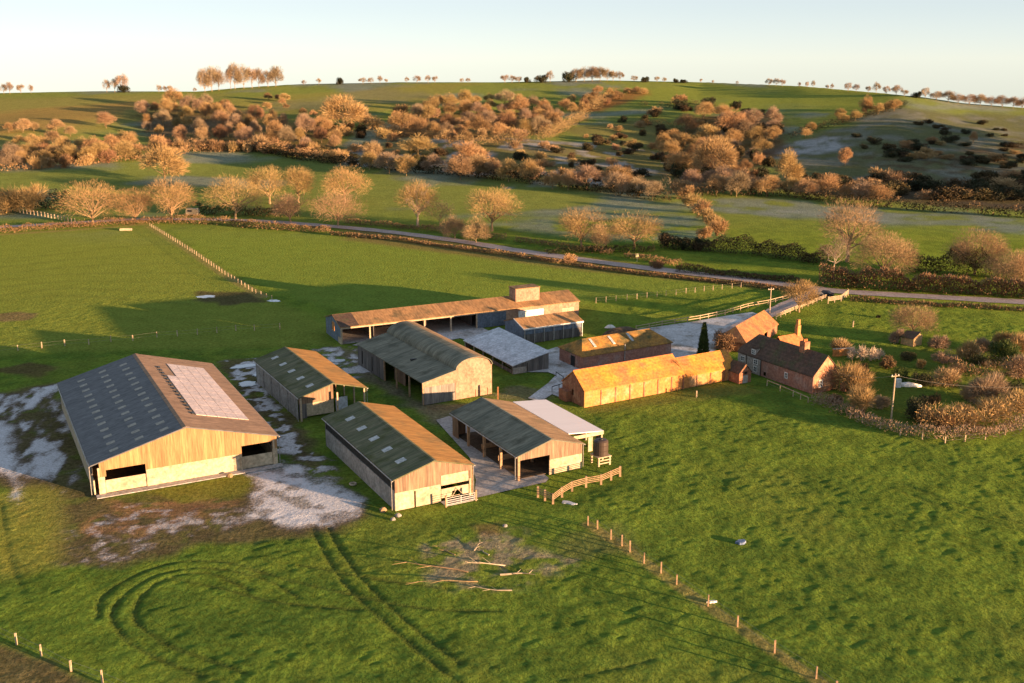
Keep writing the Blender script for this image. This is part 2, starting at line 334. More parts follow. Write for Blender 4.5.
# narrow barn with an open front bay
W, L, he, hr = 12., 26.3, 4.3, 5.95
b = thing('hay_barn', 'narrow barn with open front bay, right of the biggest barn', 'barn', (-34.9, 166.4, 0), R(29))
rf = two_sided(gable_roof(W, L, he, hr).build('roof', M['moss_roof'], b), 'sunlit_lichen_roof'); ridge_cap(rf, W, L, hr, M['moss_roof'], w=.35, sl=.26)
for i in range(5): roof_sheet(rf, 'rooflight', W, he, hr, -1, .40, .60, 2.6 + i * 4.9, 3.7 + i * 4.9, M['rooflight'])
gwall(b, 'gable_boarding', 'boards', W, L, he, hr, 0, I_, W - I_, 4.2)
gwall(b, 'front_boarding', 'old_boards', W, L, he, hr, 0, I_ + .3, 6.6, 2.5, None, dy=1.6)
gwall(b, 'front_panel', 'cream', W, L, he, hr, 0, 1.9, 6.6, .25, 2.49, dy=1.62)
gwall(b, 'front_panel', 'grey_boards', W, L, he, hr, 0, I_ + .3, 1.88, 0, 2.49, dy=1.6)
gwall(b, 'back_boarding', 'grey_boards', W, L, he, hr, 1, I_, W - I_, 0)
swall(b, 'side_wall', 'concrete', W, L, -1, I_ + 2, L - I_ - .25, 0, 3.9)
for y in np.arange(2, 26, 4.8): post(b, .25, y, 4.05, 'steel', .12)
for x in (.5, 6.8, 11.6): post(b, x, .55, 4.1, 'pale_post', .13)
for y in np.arange(5.5, 26, 5): post(b, 11.6, y, 4.1, 'pale_post', .13)
part_box('loose_sheet', M['blue_roof'], b, 7.4, 3.1, 0, 9.5, 3.2, 2.3)
swall(b, 'inner_boarding', 'old_boards', W, L, 1, 14, L - I_ - .25, 0, 2.2, dx=.3)

# front barn with five rooflights
W, L, he, hr = 11.85, 28.8, 4.55, 6.2
b = thing('cattle_shed', 'mossy roofed shed with five white rooflights, nearest the tyre tracks', 'shed', (-15.55, 130.6, 0), R(28.3))
rf = two_sided(gable_roof(W, L, he, hr).build('roof', M['moss_roof'], b), 'sunlit_lichen_roof'); ridge_cap(rf, W, L, hr, M['moss_roof'], w=.35, sl=.27)
for i in range(5): roof_sheet(rf, 'rooflight', W, he, hr, -1, .36, .58, 3.6 + i * 4.95, 4.75 + i * 4.95, M['rooflight'], .05)
gwall(b, 'gable_boarding', 'old_boards', W, L, he, hr, 0, I_, W - I_, 2.55, holes=[(6.9, 11.2, 0, 3.75)], dy=-.05)
gwall(b, 'gable_panel', 'cream', W, L, he, hr, 0, I_, 6.9, 0, 2.54, holes=[(3.0, 3.25, 0, 2.3)])
gwall(b, 'gable_panel', 'cream', W, L, he, hr, 0, 11.2, W - I_, 0, 2.54)
g = gwall(b, 'upper_door', 'cream', W, L, he, hr, 0, 7.0, 11.1, 2.25, 3.72, dy=.05, th=.08)
g = gwall(b, 'gate', 'cream', W, L, he, hr, 0, 7.0, 11.1, .45, 1.75, holes=[(8.6, 9.9, .5, 1.2)], dy=.05, th=.07)
k = MB(); k.tube((8.5, .12, .5), (9.25, .12, 1.6), .05); k.tube((9.25, .12, 1.6), (10.1, .12, .5), .05); k.build('brace', M['cream'], g)
gwall(b, 'back_boarding', 'grey_boards', W, L, he, hr, 1, I_, W - I_, 0)
swall(b, 'side_wall', 'concrete', W, L, -1, I_ + .2, L - I_ - .2, 0, 2.75)
swall(b, 'side_netting', 'net', W, L, -1, I_ + .2, L - I_ - .2, 2.76, 4.3, dx=.08, th=.05)
swall(b, 'side_wall', 'cream', W, L, 1, I_ + .2, L - I_ - .2, 0, 2.5)
for y in np.arange(.4, 29, 4.65): post(b, W - .3, y, 4.3, 'post', .12)
part_box('doorstep', M['apron'], b, 6.8, -1.5, 0, 11.6, .2, .08)

# open sided barn
W, L, he, hr = 11.15, 22.2, 3.85, 5.45
b = thing('open_barn', 'open sided barn with grey green roof on timber posts and dark interior', 'barn', (.77, 141.0, 0), R(28.5))
rf = two_sided(gable_roof(W, L, he, hr).build('roof', M['grey_roof'], b), 'sunlit_lichen_grey'); ridge_cap(rf, W, L, hr, M['grey_roof'], w=.35, sl=.28)
gwall(b, 'gable_boarding', 'old_boards', W, L, he, hr, 0, I_ + .1, W - I_, 2.3, holes=[(I_ + .1, 5.4, 0, 3.05)], dy=-.05)
gwall(b, 'gable_panel', 'cream', W, L, he, hr, 0, 5.4, W - I_, 0, 2.29)
gwall(b, 'back_boarding', 'old_boards', W, L, he, hr, 1, I_, W - I_, 0, holes=[(2.5, 7.5, 0, 2.9)])
swall(b, 'side_wall', 'concrete', W, L, 1, I_ + .2, L - I_ - .2, 0, 3.6)
swall(b, 'corner_boarding', 'old_boards', W, L, -1, L - 2.2, L - I_ - .2, 0, 3.6)
for y in (.35, 5.7, 11.0, 16.3): post(b, .35, y, 3.7, 'post', .17)
for y in (5.7, 11.0, 16.3): post(b, 5.6, y, 5.1, 'post', .15)
part_box('straw_floor', M['straw'], b, .8, .8, .0, W - .5, L - .5, .07)
for y in (7.5, 13.): part_box('feed_barrier', M['post'], b, .9, y, .5, 5.2, y + .12, 1.3)

for nm_, W_g, L_g, h_g in (('livestock_barn', 26.1, 43.4, 4.5), ('hay_barn', 12., 26.3, 4.3), ('cattle_shed', 11.85, 28.8, 4.55), ('open_barn', 11.15, 22.2, 3.85)):
    bb = bpy.data.objects[nm_]
    for xg in (-.09, W_g + .09):
        k = MB(); k.tube((xg, .05, h_g - .20), (xg, L_g - .05, h_g - .20), .085, n=6); gt = k.build('gutter', M['steel'], bb)
        k = MB(); k.tube((xg, .5, .1), (xg, .5, h_g - .28), .05, n=6); k.build('downpipe', M['steel'], gt)
# white roofed lean-to beside it
p = at(568, 432.7, 3.3); q = at(603.8, 430.6, 3.0); r = at(545, 399.6, 3.0)
Wl, Ll = 6.3, float(np.linalg.norm(r[:2] - q[:2]))
u = np.array([math.sin(R(-28.5)), math.cos(R(-28.5))]); v = np.array([u[1], -u[0]])
o = q[:2] - v * Wl
b = thing('lean_to', 'white flat roofed lean-to beside the open sided barn', 'shed', (*o, 0), R(28.5))
k = MB(); k.extrude([(0, 3.6), (Wl, 3.0), (Wl, 2.86), (0, 3.46)], 0, Ll); k.build('roof', M['white_roof'], b)
part_box('fascia', M['cream'], b, .05, -.04, 2.45, Wl - .02, .06, 2.99)
for y in np.arange(.3, Ll, 4.4):
    for x in (.2, Wl - .2): post(b, x, y, 2.83, 'pale_post', .12)
k = MB(); k.wall((Wl - .3, .5), (Wl - .3, Ll - .2), [(0, 2.8), (Ll - .7, 2.8)], [(1., 4., 0., 2.2)]); k.build('side_boarding', M['grey_boards'], b)
k = MB(); k.wall((Wl - .5, Ll - .3), (.3, Ll - .3), [(0, 2.8), (Wl - .8, 2.8)]); k.build('back_boarding', M['grey_boards'], b)
part_box('door', M['cream'], b, 3.6, .12, 0, 4.4, .2, 2.3)

# dark water tank on its stand beside the lean-to
t0 = at(600.5, 463.5); t0 = np.array([t0[0], t0[1], 0])
b = thing('tank_stand', 'pale timber stand under the dark water tank by the lean-to', 'stand', t0, R(28.5))
for x in (-.95, .95):
    for y in (-.95, .95): post(b, x, y, 1.3, 'pale_post', .12, 'leg')
part_box('platform', M['pale_post'], b, -1.15, -1.15, 1.3, 1.15, 1.15, 1.46)
for z in (.35, .8): part_box('rail', M['pale_post'], b, -1.1, -1.1, z, 1.1, -1.07, z + .18)
b = thing('water_tank', 'dark cylindrical water tank standing on pale timber stand', 'tank', t0 + [0, 0, 1.46])
k = MB(); n = 20; zs = [(0, 1.05), (.1, 1.1), (.7, 1.1), (.74, 1.06), (.8, 1.1), (1.5, 1.1), (1.54, 1.06), (1.6, 1.1), (2.1, 1.08), (2.3, .85), (2.36, .35)]
k.add([(r_ * math.cos(2 * math.pi * i / n), r_ * math.sin(2 * math.pi * i / n), z) for z, r_ in zs for i in range(n)],
      [(j * n + i, j * n + (i + 1) % n, (j + 1) * n + (i + 1) % n, (j + 1) * n + i) for j in range(len(zs) - 1) for i in range(n)] + [tuple(range(n))[::-1], tuple(range((len(zs) - 1) * n, len(zs) * n))])
k.build('tank_body', mat('dark_tank', (.07, .05, .04), None, rough=.45), b, smooth=False)
k = MB(); k.tube((0, 0, 2.36), (0, 0, 2.5), .34, .30, 14); k.build('lid', M['black'], b)

# dutch barn with its lean-to
b = thing('dutch_barn', 'round arched barn with a lower lean-to on its left side', 'barn', (-15.46, 175.27, 0), R(29.8))
L, w1, w2, z1, z2, z3 = 30.2, 6.53, 7.31, 4.15, 5.55, 7.4
arc = [(w1 + w2 / 2 - w2 / 2 * math.cos(a), z2 + (z3 - z2) * math.sin(a)) for a in np.linspace(0, math.pi, 17)]
arci = [(w1 + w2 / 2 - (w2 / 2 - .12) * math.cos(a), z2 - .02 + (z3 - z2 - .12) * math.sin(a)) for a in np.linspace(0, math.pi, 17)]
k = MB(); k.extrude(arc + arci[::-1], -.1, L); rf = two_sided(k.build('arched_roof', M['grey_roof'], b), 'sunlit_lichen_grey')
k = MB(); k.extrude([(0, z1), (w1 - .02, z2 - .02), (w1 - .02, z2 - .16), (0, z1 - .14)], -.1, L); k.build('lean_to_roof', M['grey_roof'], b)
part_box('roof_patch', M['black'], b, 3.2, 11.3, z1 + 3.2 * .2144 + .0, 4.3, 11.8, z1 + 4.3 * .2144 + .06)
k = MB(); k.wall((w1, .2), (w1 + w2 - .05, .2), [(x - w1, z - .14) for x, z in arci[:-1]] + [(w2 - .05, z2 - .1)], [(3.9, 4.02, 0, 1.3), (6.3, 6.42, 0, 1.3)]); k.build('gable_sheeting', M['pink_sheet'], b)
k = MB(); k.wall((.15, .18), (w1 - .01, .18), [(0, z1 - .16), (w1 - .16, z2 - .18)], (), .16, 3.15); k.build('lean_to_sheeting', M['pink_sheet'], b)
k = MB(); k.wall((.15, .25), (w1 - .01, .25), [(0, 3.14), (w1 - .16, 3.14)]); k.build('lean_to_boarding', M['silver_boards'], b)
k = MB(); k.wall((w1 + w2 - .1, .4), (w1 + w2 - .1, L - .2), [(0, z2 - .02), (L - .6, z2 - .02)]); k.build('side_sheeting', M['pink_sheet'], b)
k = MB(); k.wall((.2, L - .3), (.2, 17.), [(0, z1 - .18), (L - 17.3, z1 - .18)], [(2, 2.6, .6, 3.2), (7, 7.4, .4, 3.3)]); k.build('side_boarding', M['grey_boards'], b)
k = MB(); k.wall((w1 + w2 - .3, L - .2), (.4, L - .2), [(0, z2 - .1), (w2 - .3, z2 - .1), (w1 + w2 - .7, z1 - .2)]); k.build('back_sheeting', M['grey_boards'], b)
for y in (.3, 5.9, 11.5, 17): post(b, .3, y, z1 - .12, 'post', .13)
for y in (5.9, 11.5, 17, 23): post(b, w1, y, z2 - .2, 'post', .13)
part_box('back_screen', M['old_boards'], b, 2.2, 12, 0, 2.35, 17, 2.4)

# long barn at the back
W, L, he, hr = 11.5, 57.5, 3.7, 5.3        # local x along the ridge here
def ridge_x_roof(L, W, he, hr, t=.16, hip0=0., hip1=0.):
    k = MB(); k.extrude([(-W, he), (-W / 2, hr), (0, he), (0, he - t), (-W / 2, hr - t * 1.05), (-W, he - t)], 0, L, 'x'); return k
p0 = at(341, 344.8)
hd = thing('long_barn', 'very long low barn with open bays and a box on its ridge', 'barn', (p0[0], p0[1], 0), R(90 - 63.8))
# here local x runs along the ridge, y = 0 is the front wall and the building lies behind it (y > 0)
k = MB(); k.extrude([(0, he), (W / 2, hr), (W, he), (W, he - .16), (W / 2, hr - .17), (0, he - .16)], 0, L, 'x'); rf = k.build('roof', M['long_roof'], hd)
k = MB(); k.extrude([(0 + .03, he + .028), (W / 2 - .2, hr - .03), (W / 2 - .2, hr - .05), (.03, he + .012)], .1, 4.2, 'x'); k.build('dark_sheets', M['tile_dark'], rf)
part_box('fascia', M['pale_post'], hd, .02, .03, he - .42, 38.6, .14, he - .165)
k = MB(); k.wall((38.6, .25), (57.3, .25), [(0, he - .18), (18.7, he - .18)], [(3.0, 9.6, 0, 2.9), (14.3, 17.6, 0, 2.4)]); k.build('front_sheeting', M['pink_sheet'], hd)
for (a, c_, h_, m) in ((41.65, 48.15, 2.86, 'white'), (52.95, 56.15, 2.36, 'cream')): part_box('door', M[m], hd, a, .28, .03, c_, .38, h_)
k = MB(); k.wall((31.5, .3), (38.58, .3), [(0, he - .2), (7.08, he - .2)], (), .14, 0); k.build('grey_sheeting', M['blue_sheet'], hd)
k = MB(); k.wall((57.3, .45), (57.3, W - .25), [(0, he - .2), (W / 2 - .45, hr - .2), (W - .7, he - .2)]); k.build('gable_sheeting', M['pink_sheet'], hd)
k = MB(); k.wall((57.1, W - .25), (.2, W - .25), [(0, he - .2), (56.9, he - .2)]); k.build('back_sheeting', M['grey_boards'], hd)
k = MB(); k.wall((.2, W - .45), (.2, .3), [(0, he - .2), (W / 2 - .45, hr - .22), (W - .75, he - .2)], [(4.3, 6.3, 1.7, 3.7)]); k.build('gable_boarding', M['blue_sheet'], hd)
part_box('gable_sun_patch', M['brick_gold'], hd, .26, 5.3, 1.75, .34, 7.1, 3.65)  # golden panel standing in for sunlight showing through the gable opening
part_box('corner_panel', M['cream'], hd, .12, .12, 0, .28, 2.2, 1.3)
for i, x in enumerate(np.arange(.3, 33, 6.2)): post(hd, x, .28, he - .42, 'pale_post', .15)
for x in (8, 20, 31): part_box('partition', M['grey_boards'], hd, x, 2.5, 0, x + .15, W - .4, 3.2)
part_box('bay_floor', M['apron'], hd, .5, .4, 0, 38, W - .5, .07)
k = MB(); cx0, cx1 = 42.1, 48.2; k.box(cx0, 2.6, he, cx1, 5.9, 7.35); cu = k.build('ridge_box', M['pink_sheet'], hd)
k = MB(); k.box(cx0 - .15, 2.45, 7.36, cx1 + .15, 6.05, 7.5); k.build('ridge_box_roof', M['long_roof'], cu)

# shed with blue end in front of it
p0 = at(523.8, 344.5); L, W, he, hr = 14.8, 8.8, 3.35, 4.7
b = thing('stable_shed', 'small shed with slate blue end wall and brown lichen roof', 'shed', (p0[0], p0[1], 0), R(90 - 61.2))
k = MB(); k.extrude([(0, he), (W / 2, hr), (W, he), (W, he - .16), (W / 2, hr - .17), (0, he - .16)], 0, L, 'x'); rf = k.build('roof', M['long_roof'], b)
part_box('fascia', M['white'], b, 0.02, -.05, he - .34, L - .02, .02, he + .01)
k = MB(); k.extrude([(-.05, he + .03), (W / 2, hr + .03), (W / 2, hr - .2), (-.05, he - .25)], -.06, -.001, 'x'); k.build('barge_board', M['white'], b)
k = MB(); k.wall((.25, .2), (L - .2, .2), [(0, he - .18), (L - .45, he - .18)], (), .15, 2.0); k.build('front_sheeting', M['blue_sheet'], b)
k = MB(); k.wall((.25, .24), (L - .2, .24), [(0, 1.98), (L - .45, 1.98)]); k.build('front_boarding', M['grey_boards'], b)
for x in np.linspace(.3, L - .3, 7): post(b, x, .14, 3.0, 'steel', .09)
k = MB(); k.wall((.2, W - .2), (.2, .4), [(0, he - .2), (W / 2 - .3, hr - .22), (W - .6, he - .2)]); k.build('gable_sheeting', M['blue_sheet'], b)
k = MB(); k.wall((L - .2, .4), (L - .2, W - .2), [(0, he - .2), (W / 2 - .3, hr - .22), (W - .6, he - .2)]); k.build('gable_sheeting', M['pink_sheet'], b)
k = MB(); k.wall((L - .4, W - .2), (.4, W - .2), [(0, he - .2), (L - .8, he - .2)]); k.build('back_sheeting', M['pink_sheet'], b)
part_box('door', M['black'], b, L - .15, .6, 0, L - .06, 2.4, 2.3)

# single slope shed with the blue grey roof
f0 = at(512.7, 374.5); W, L = 8.0, 21.5
b = thing('single_slope_shed', 'shed with plain bluish grey roof sloping to the left', 'shed', (f0[0], f0[1], 0), R(28))
k = MB(); k.extrude([(-.15, 1.75), (W + .15, 3.55), (W + .15, 3.42), (-.15, 1.62)], -.2, L); k.build('roof', M['blue_roof'], b)
k = MB(); k.wall((.1, .1), (W - .1, .1), [(0, 1.64), (W - .2, 3.36)], [(3.0, 3.2, 0, 1.9)], .15, 0); k.build('front_boarding', M['grey_boards'], b)
part_box('front_panel', M['render'], b, .15, .04, 0, 3.0, .095, 1.2)
k = MB(); k.wall((W - .1, .3), (W - .1, L - .2), [(0, 3.35), (L - .5, 3.35)]); k.build('side_boarding', M['grey_boards'], b)
k = MB(); k.wall((W - .3, L - .2), (.1, L - .2), [(0, 3.3), (W - .4, 1.6)]); k.build('back_boarding', M['grey_boards'], b)
for y in np.linspace(.3, L - .4, 6): post(b, .15, y, 1.6, 'steel', .1)
part_box('side_rail', M['grey_boards'], b, .12, .3, .0, .2, L * .45, .7)

# hipped outbuilding
p0 = at(582.2, 370.2); L, W, he, hr = 21.5, 8.2, 2.75, 5.0
b = thing('hipped_outbuilding', 'long outbuilding with hipped mossy roof behind the golden walled barn', 'outbuilding', (p0[0], p0[1], 0), R(90 - 60))
hp = 2.6; o_ = .25
V = [(-o_, -o_, he), (L + o_, -o_, he), (L + o_, W + o_, he), (-o_, W + o_, he), (hp, W / 2, hr), (L - hp, W / 2, hr)]
V2 = [(x, y, z - .15) for x, y, z in V]
k = MB(); k.add(V + V2, [(0, 1, 5, 4), (1, 2, 5), (2, 3, 4, 5), (3, 0, 4), (6, 10, 11, 7), (7, 11, 8), (8, 11, 10, 9), (9, 10, 6), (0, 6, 7, 1), (1, 7, 8, 2), (2, 8, 9, 3), (3, 9, 6, 0)])
rf = k.build('roof', M['moss_tile'], b)
k = MB(); k.box(0, 0, 0, L, W, he - .16); k.build('wall', M['brick_pink'], b)
for x in (3.8, 8.3, 12.8): 
    k = MB(); k.hexa([(x, 1.6, he + .9), (x + .55, 1.6, he + .9), (x + .55, 3.7, hr - .28), (x, 3.7, hr - .28)], [(x, 1.6, he + 1.08), (x + .55, 1.6, he + 1.08), (x + .55, 3.7, hr - .1), (x, 3.7, hr - .1)]); k.build('rooflight', M['rooflight'], rf)
k = MB(); k.tube((9.9, -.15, 0), (9.9, -.15, 3.9), .09); k.build('flue', M['steel'], b)
part_box('door', M['black'], b, -.05, 2.6, 0, -.001, 4.0, 2.1)

# golden walled barn in two heights
p0 = at(584.2, 407.8); L1, W1, e1, r1 = 21.5, 7.0, 3.05, 5.75
b = thing('brick_barn', 'long golden walled barn with orange lichen tiles in two roof heights', 'barn', (p0[0], p0[1], 0), R(90 - 60))
L2, W2, e2, r2 = 12.6, 6.4, 2.45, 5.0
def tileroof(x0, x1, W, he, hr, name, m, dy=0.):
    k = MB(); k.extrude([(-.2 + dy, he - .08), (W / 2 + dy, hr), (W + .2 + dy, he - .08), (W + .2 + dy, he - .22), (W / 2 + dy, hr - .17), (-.2 + dy, he - .22)], x0, x1, 'x'); return k.build(name, m, b)
rf = tileroof(-.12, L1 + .1, W1, e1, r1, 'roof', M['tile_orange'])
rf2 = tileroof(L1 + .12, L1 + L2 + .1, W2, e2, r2, 'lower_roof', M['tile_orange'], .12)
k = MB(); k.tube((-.1, W1 / 2, r1), (L1 + .08, W1 / 2, r1), .12, n=8); k.build('ridge_tiles', M['tile_fresh'], rf)
k = MB(); k.wall((0, 0), (L1, 0), [(0, e1 - .2), (L1, e1 - .2)], (), .25); k.build('front_wall', M['brick_gold'], b)
k = MB(); k.wall((L1 + .02, .12), (L1 + L2, .12), [(0, e2 - .2), (L2, e2 - .2)], (), .25); k.build('front_wall', M['brick_gold'], b)
k = MB(); k.wall((0, W1), (0, .26), [(0, e1 - .2), (W1 / 2, r1 - .25), (W1 - .26, e1 - .12)], [(2.9, 3.6, 1.2, 2.3)], .25); k.build('end_wall', M['brick'], b)
k = MB(); k.wall((L1, .26), (L1, W1), [(0, e1 - .12), (W1 / 2 - .26, r1 - .25), (W1 - .26, e1 - .2)], (), .25); k.build('end_wall', M['brick_gold'], b)
k = MB(); k.wall((L1 + L2, .4), (L1 + L2, W2), [(0, e2 - .12), (W2 / 2 - .28, r2 - .25), (W2 - .4, e2 - .2)], (), .25); k.build('end_wall', M['brick_gold'], b)
k = MB(); k.wall((L1 - .3, W1), (.3, W1), [(0, e1 - .2), (L1 - .6, e1 - .2)], [(3, 6, 0, 2.3), (11, 14, 0, 2.3)], .25); k.build('back_wall', M['brick'], b)
k = MB(); k.wall((L1 + L2 - .3, W2), (L1 + .05, W2), [(0, e2 - .2), (L2 - .35, e2 - .2)], (), .25); k.build('back_wall', M['brick'], b)
for i in range(1, 7): part_box('buttress', M['brick'], b, i * L1 / 7 - .12 + .4, -.10, 0, i * L1 / 7 + .12 + .4, -.002, e1 - .35)
part_box('buttress', M['brick'], b, L1 - .2, -.12, 0, L1 + .1, -.002, e1 - .3)
for i in range(1, 4): part_box('buttress', M['brick'], b, L1 + i * L2 / 3.9 - .11, .03, 0, L1 + i * L2 / 3.9 + .11, .118, e2 - .3)
part_box('lower_extension', M['brick'], b, -1.0, 4.2, 0, -.002, 6.6, 1.9)

# little brick hut between barn and house
g0 = at(739, 384.2); L, W = 3.6, 2.9; he, hr = 2.1, 3.7
b = thing('brick_hut', 'tiny brick hut with steep dark roof between house and golden barn', 'hut', (g0[0], g0[1], 0), R(30))
k = MB(); k.extrude([(-.12, he - .1), (W / 2, hr), (W + .12, he - .1), (W + .12, he - .25), (W / 2, hr - .17), (-.12, he - .25)], -.02, L); k.build('roof', M['tile_dark'], b)
k = MB(); k.wall((0, .05), (W, .05), [(0, he - .2), (W / 2, hr - .2), (W, he - .2)], (), .2); k.build('gable_wall', M['brick'], b)
for x, n_ in ((0, -1), (W, 1)):
    k = MB(); k.wall(*(((x, L), (x, .27)) if n_ < 0 else ((x, .27), (x, L))), [(0, he - .22), (L - .27, he - .22)]); k.build('side_wall', M['brick'], b)
k = MB(); k.wall((W - .2, L - .05), (.2, L - .05), [(0, he), (W / 2 - .2, hr - .3), (W - .4, he)]); k.build('back_wall', M['brick'], b)
k = MB(); k.box(.85, -.02, 0, 2.05, .04, 1.5); k.build('door', M['render'], b)
part_box('window', M['black'], b, 1.15, -.03, 1.75, 1.85, .035, 2.2)

# farmhouse
hx, hy = 53.6, 182.0; L, W, he, hr = 19.6, 6.6, 3.35, 6.75
b = thing('farmhouse', 'brick farmhouse with dark tiled roof, chimney and white windows', 'house', (hx, hy, 0), R(30.3))
t = .18; o_ = .15
V = [(-o_, -.1, he - .1), (W + o_, -.1, he - .1), (W / 2, -.1, hr), (-o_, L + .1, he - .1), (W + o_, L + .1, he - .1), (W / 2, L - 2.0, hr), (.75, L + .1, he + .75), (W - .75, L + .1, he + .75)]
V2 = [(x, y, z - t) for x, y, z in V]; n = len(V)
k = MB(); k.add(V + V2, [(0, 2, 5, 6, 3), (1, 4, 7, 5, 2), (5, 7, 6), (8, 11, 14, 13, 10), (9, 10, 13, 15, 12), (13, 14, 15), (0, 3, 11, 8), (1, 9, 12, 4), (0, 8, 10, 2), (2, 10, 9, 1), (3, 6, 14, 11), (6, 7, 15, 14), (7, 4, 12, 15)])
rf = k.build('roof', M['tile_dark'], b)
k = MB(); k.wall((.0, L), (.0, .0), [(0, he - .22), (L, he - .22)], [(L - 12.6, L - 11.8, .2, 1.0)], .25); k.build('long_wall', M['brick_pink'], b)
part_box('render_panel', M['render'], b, -.06, 13.3, 0, -.002, L - .05, he - .24)
k = MB(); k.wall((.26, 0.02), (W - .26, .02), [(0, he), (W / 2 - .26, hr - .28), (W - .52, he)], (), .25, 0); k.build('gable_wall', M['brick_salmon'], b)
part_box('brick_base', M['brick'], b, .3, -.05, 0, W - .3, .015, .9)
k = MB(); k.wall((W, 0), (W, L), [(0, he - .22), (L, he - .22)], (), .25); k.build('back_wall', M['brick'], b)
k = MB(); k.wall((W - .26, L - .02), (.26, L - .02), [(0, he), (1.0, he + .6), (W - 1.5, he + .6), (W - .52, he)], (), .25); k.build('end_wall', M['render'], b)
window(b, (1.9, -.0, 1.0), .95, 1.35, 'y-'); 
window(b, (-.07, 14.6, 1.9), 1.1, 1.0, 'x-'); window(b, (-.07, 14.6, .4), 1.0, 1.15, 'x-'); window(b, (-.003, 6.6, 1.2), .8, 1.15, 'x-'); window(b, (-.07, 18.2, 1.7), 1.0, 1.0, 'x-')
d_ = part_box('dormer', M['render'], rf, .25, 15.0, he - .05, 1.6, 16.3, he + 1.35)
window(d_, (.25, 15.65, he + .25), .95, .95, 'x-')
k = MB(); k.extrude([(14.9, he + 1.36), (15.65, he + 1.85), (16.4, he + 1.36)], .15, 2.6, 'x'); k.build('dormer_roof', M['tile_dark'], d_)
k = MB(); k.tube((-.1, 13.2, 0), (-.1, 13.2, he - .2), .07); k.tube((-.12, 17.1, 0), (-.12, 17.1, he - .2), .06); k.build('drainpipe', M['black'], b)
ch = part_box('chimney', M['brick'], rf, W / 2 - .75, 5.0, hr - .9, W / 2 + .55, 6.3, hr + 1.3)
for i in (0, 1): part_box('chimney_pot', M['tile_fresh'], ch, W / 2 - .5 + i * .5, 5.45, hr + 1.3, W / 2 - .2 + i * .5, 5.8, hr + 1.75)
part_box('side_wall', M['brick'], b, W - .6, -2.1, 0, W + .9, -.8, 1.4)
# rear wing with the fresh orange roof
wg = MB(); y0, y1, e, r = 10.9, 15.9, 4.3, 7.1; x1 = 9.8
wg.extrude([(y0 - .1, e - .1), ((y0 + y1) / 2, r), (y1 + .1, e - .1), (y1 + .1, e - .25), ((y0 + y1) / 2, r - .2), (y0 - .1, e - .25)], W * .62, x1, 'x'); wing = wg.build('wing_roof', M['tile_fresh'], b)
k = MB(); k.wall((x1 - .1, y0), (x1 - .1, y1), [(0, e - .2), ((y1 - y0) / 2, r - .2), (y1 - y0, e - .2)], (), .25); k.build('wing_gable', M['brick_gold'], b)
k = MB(); k.wall((W + .01, y0), (x1 - .1, y0), [(0, e - .25), (x1 - .11 - W, e - .25)], (), .25); k.wall((x1 - .36, y1), (W + .01, y1), [(0, e - .25), (x1 - .37 - W, e - .25)], (), .25); k.build('wing_wall', M['brick'], b)
k = MB(); k.box(x1 - 1.1, (y0 + y1) / 2 - .4, r - .5, x1 - .3, (y0 + y1) / 2 + .4, r + 1.6); k.box(x1 - .98, (y0 + y1) / 2 - .28, r + 1.7, x1 - .42, (y0 + y1) / 2 + .28, r + 2.7); k.build('tall_chimney', M['brick_gold'], wing)

# barn with brown tiles behind the house
L, W, he, hr = 16.0, 6.4, 2.1, 4.8
rl = at(735.7, 326, hr); rr = at(764, 310, hr); du = (rr - rl)[:2]; L = float(np.linalg.norm(du)) + 2.2; du /= np.linalg.norm(du); dn = np.array([du[1], -du[0]])
o_ = rl[:2] - du * 2.2 + dn * W / 2
b = thing('tiled_barn', 'old barn with steep brown orange tiled roof and ivy, behind the farmhouse', 'barn', (*o_, 0), math.atan2(du[1], du[0]))
V = [(-.2, -.2, he), (L + .2, -.2, he), (L + .2, W + .2, he), (-.2, W + .2, he), (2.2, W / 2, hr), (L + .15, W / 2, hr)]
V2 = [(x, y, z - .18) for x, y, z in V]
k = MB(); k.add(V + V2, [(0, 1, 5, 4), (2, 3, 4, 5), (3, 0, 4), (6, 10, 11, 7), (8, 11, 10, 9), (9, 10, 6), (0, 6, 7, 1), (2, 8, 9, 3), (3, 9, 6, 0), (1, 7, 11, 5), (5, 11, 8, 2)])
rf = k.build('roof', M['tile_red'], b)
k = MB(); k.wall((0, 0), (L, 0), [(0, he - .2), (L, he - .2)], [(11, 13, 0, 2.1)], .25); k.wall((L, .26), (L, W), [(0, he - .1), (W / 2 - .26, hr - .25), (W - .26, he - .2)], (), .25); k.wall((0, W), (0, .26), [(0, he - .2), (W - .26, he - .2)], (), .25); k.wall((L - .3, W), (.3, W), [(0, he - .2), (L - .6, he - .2)], (), .25); k.build('wall', M['brick'], b)
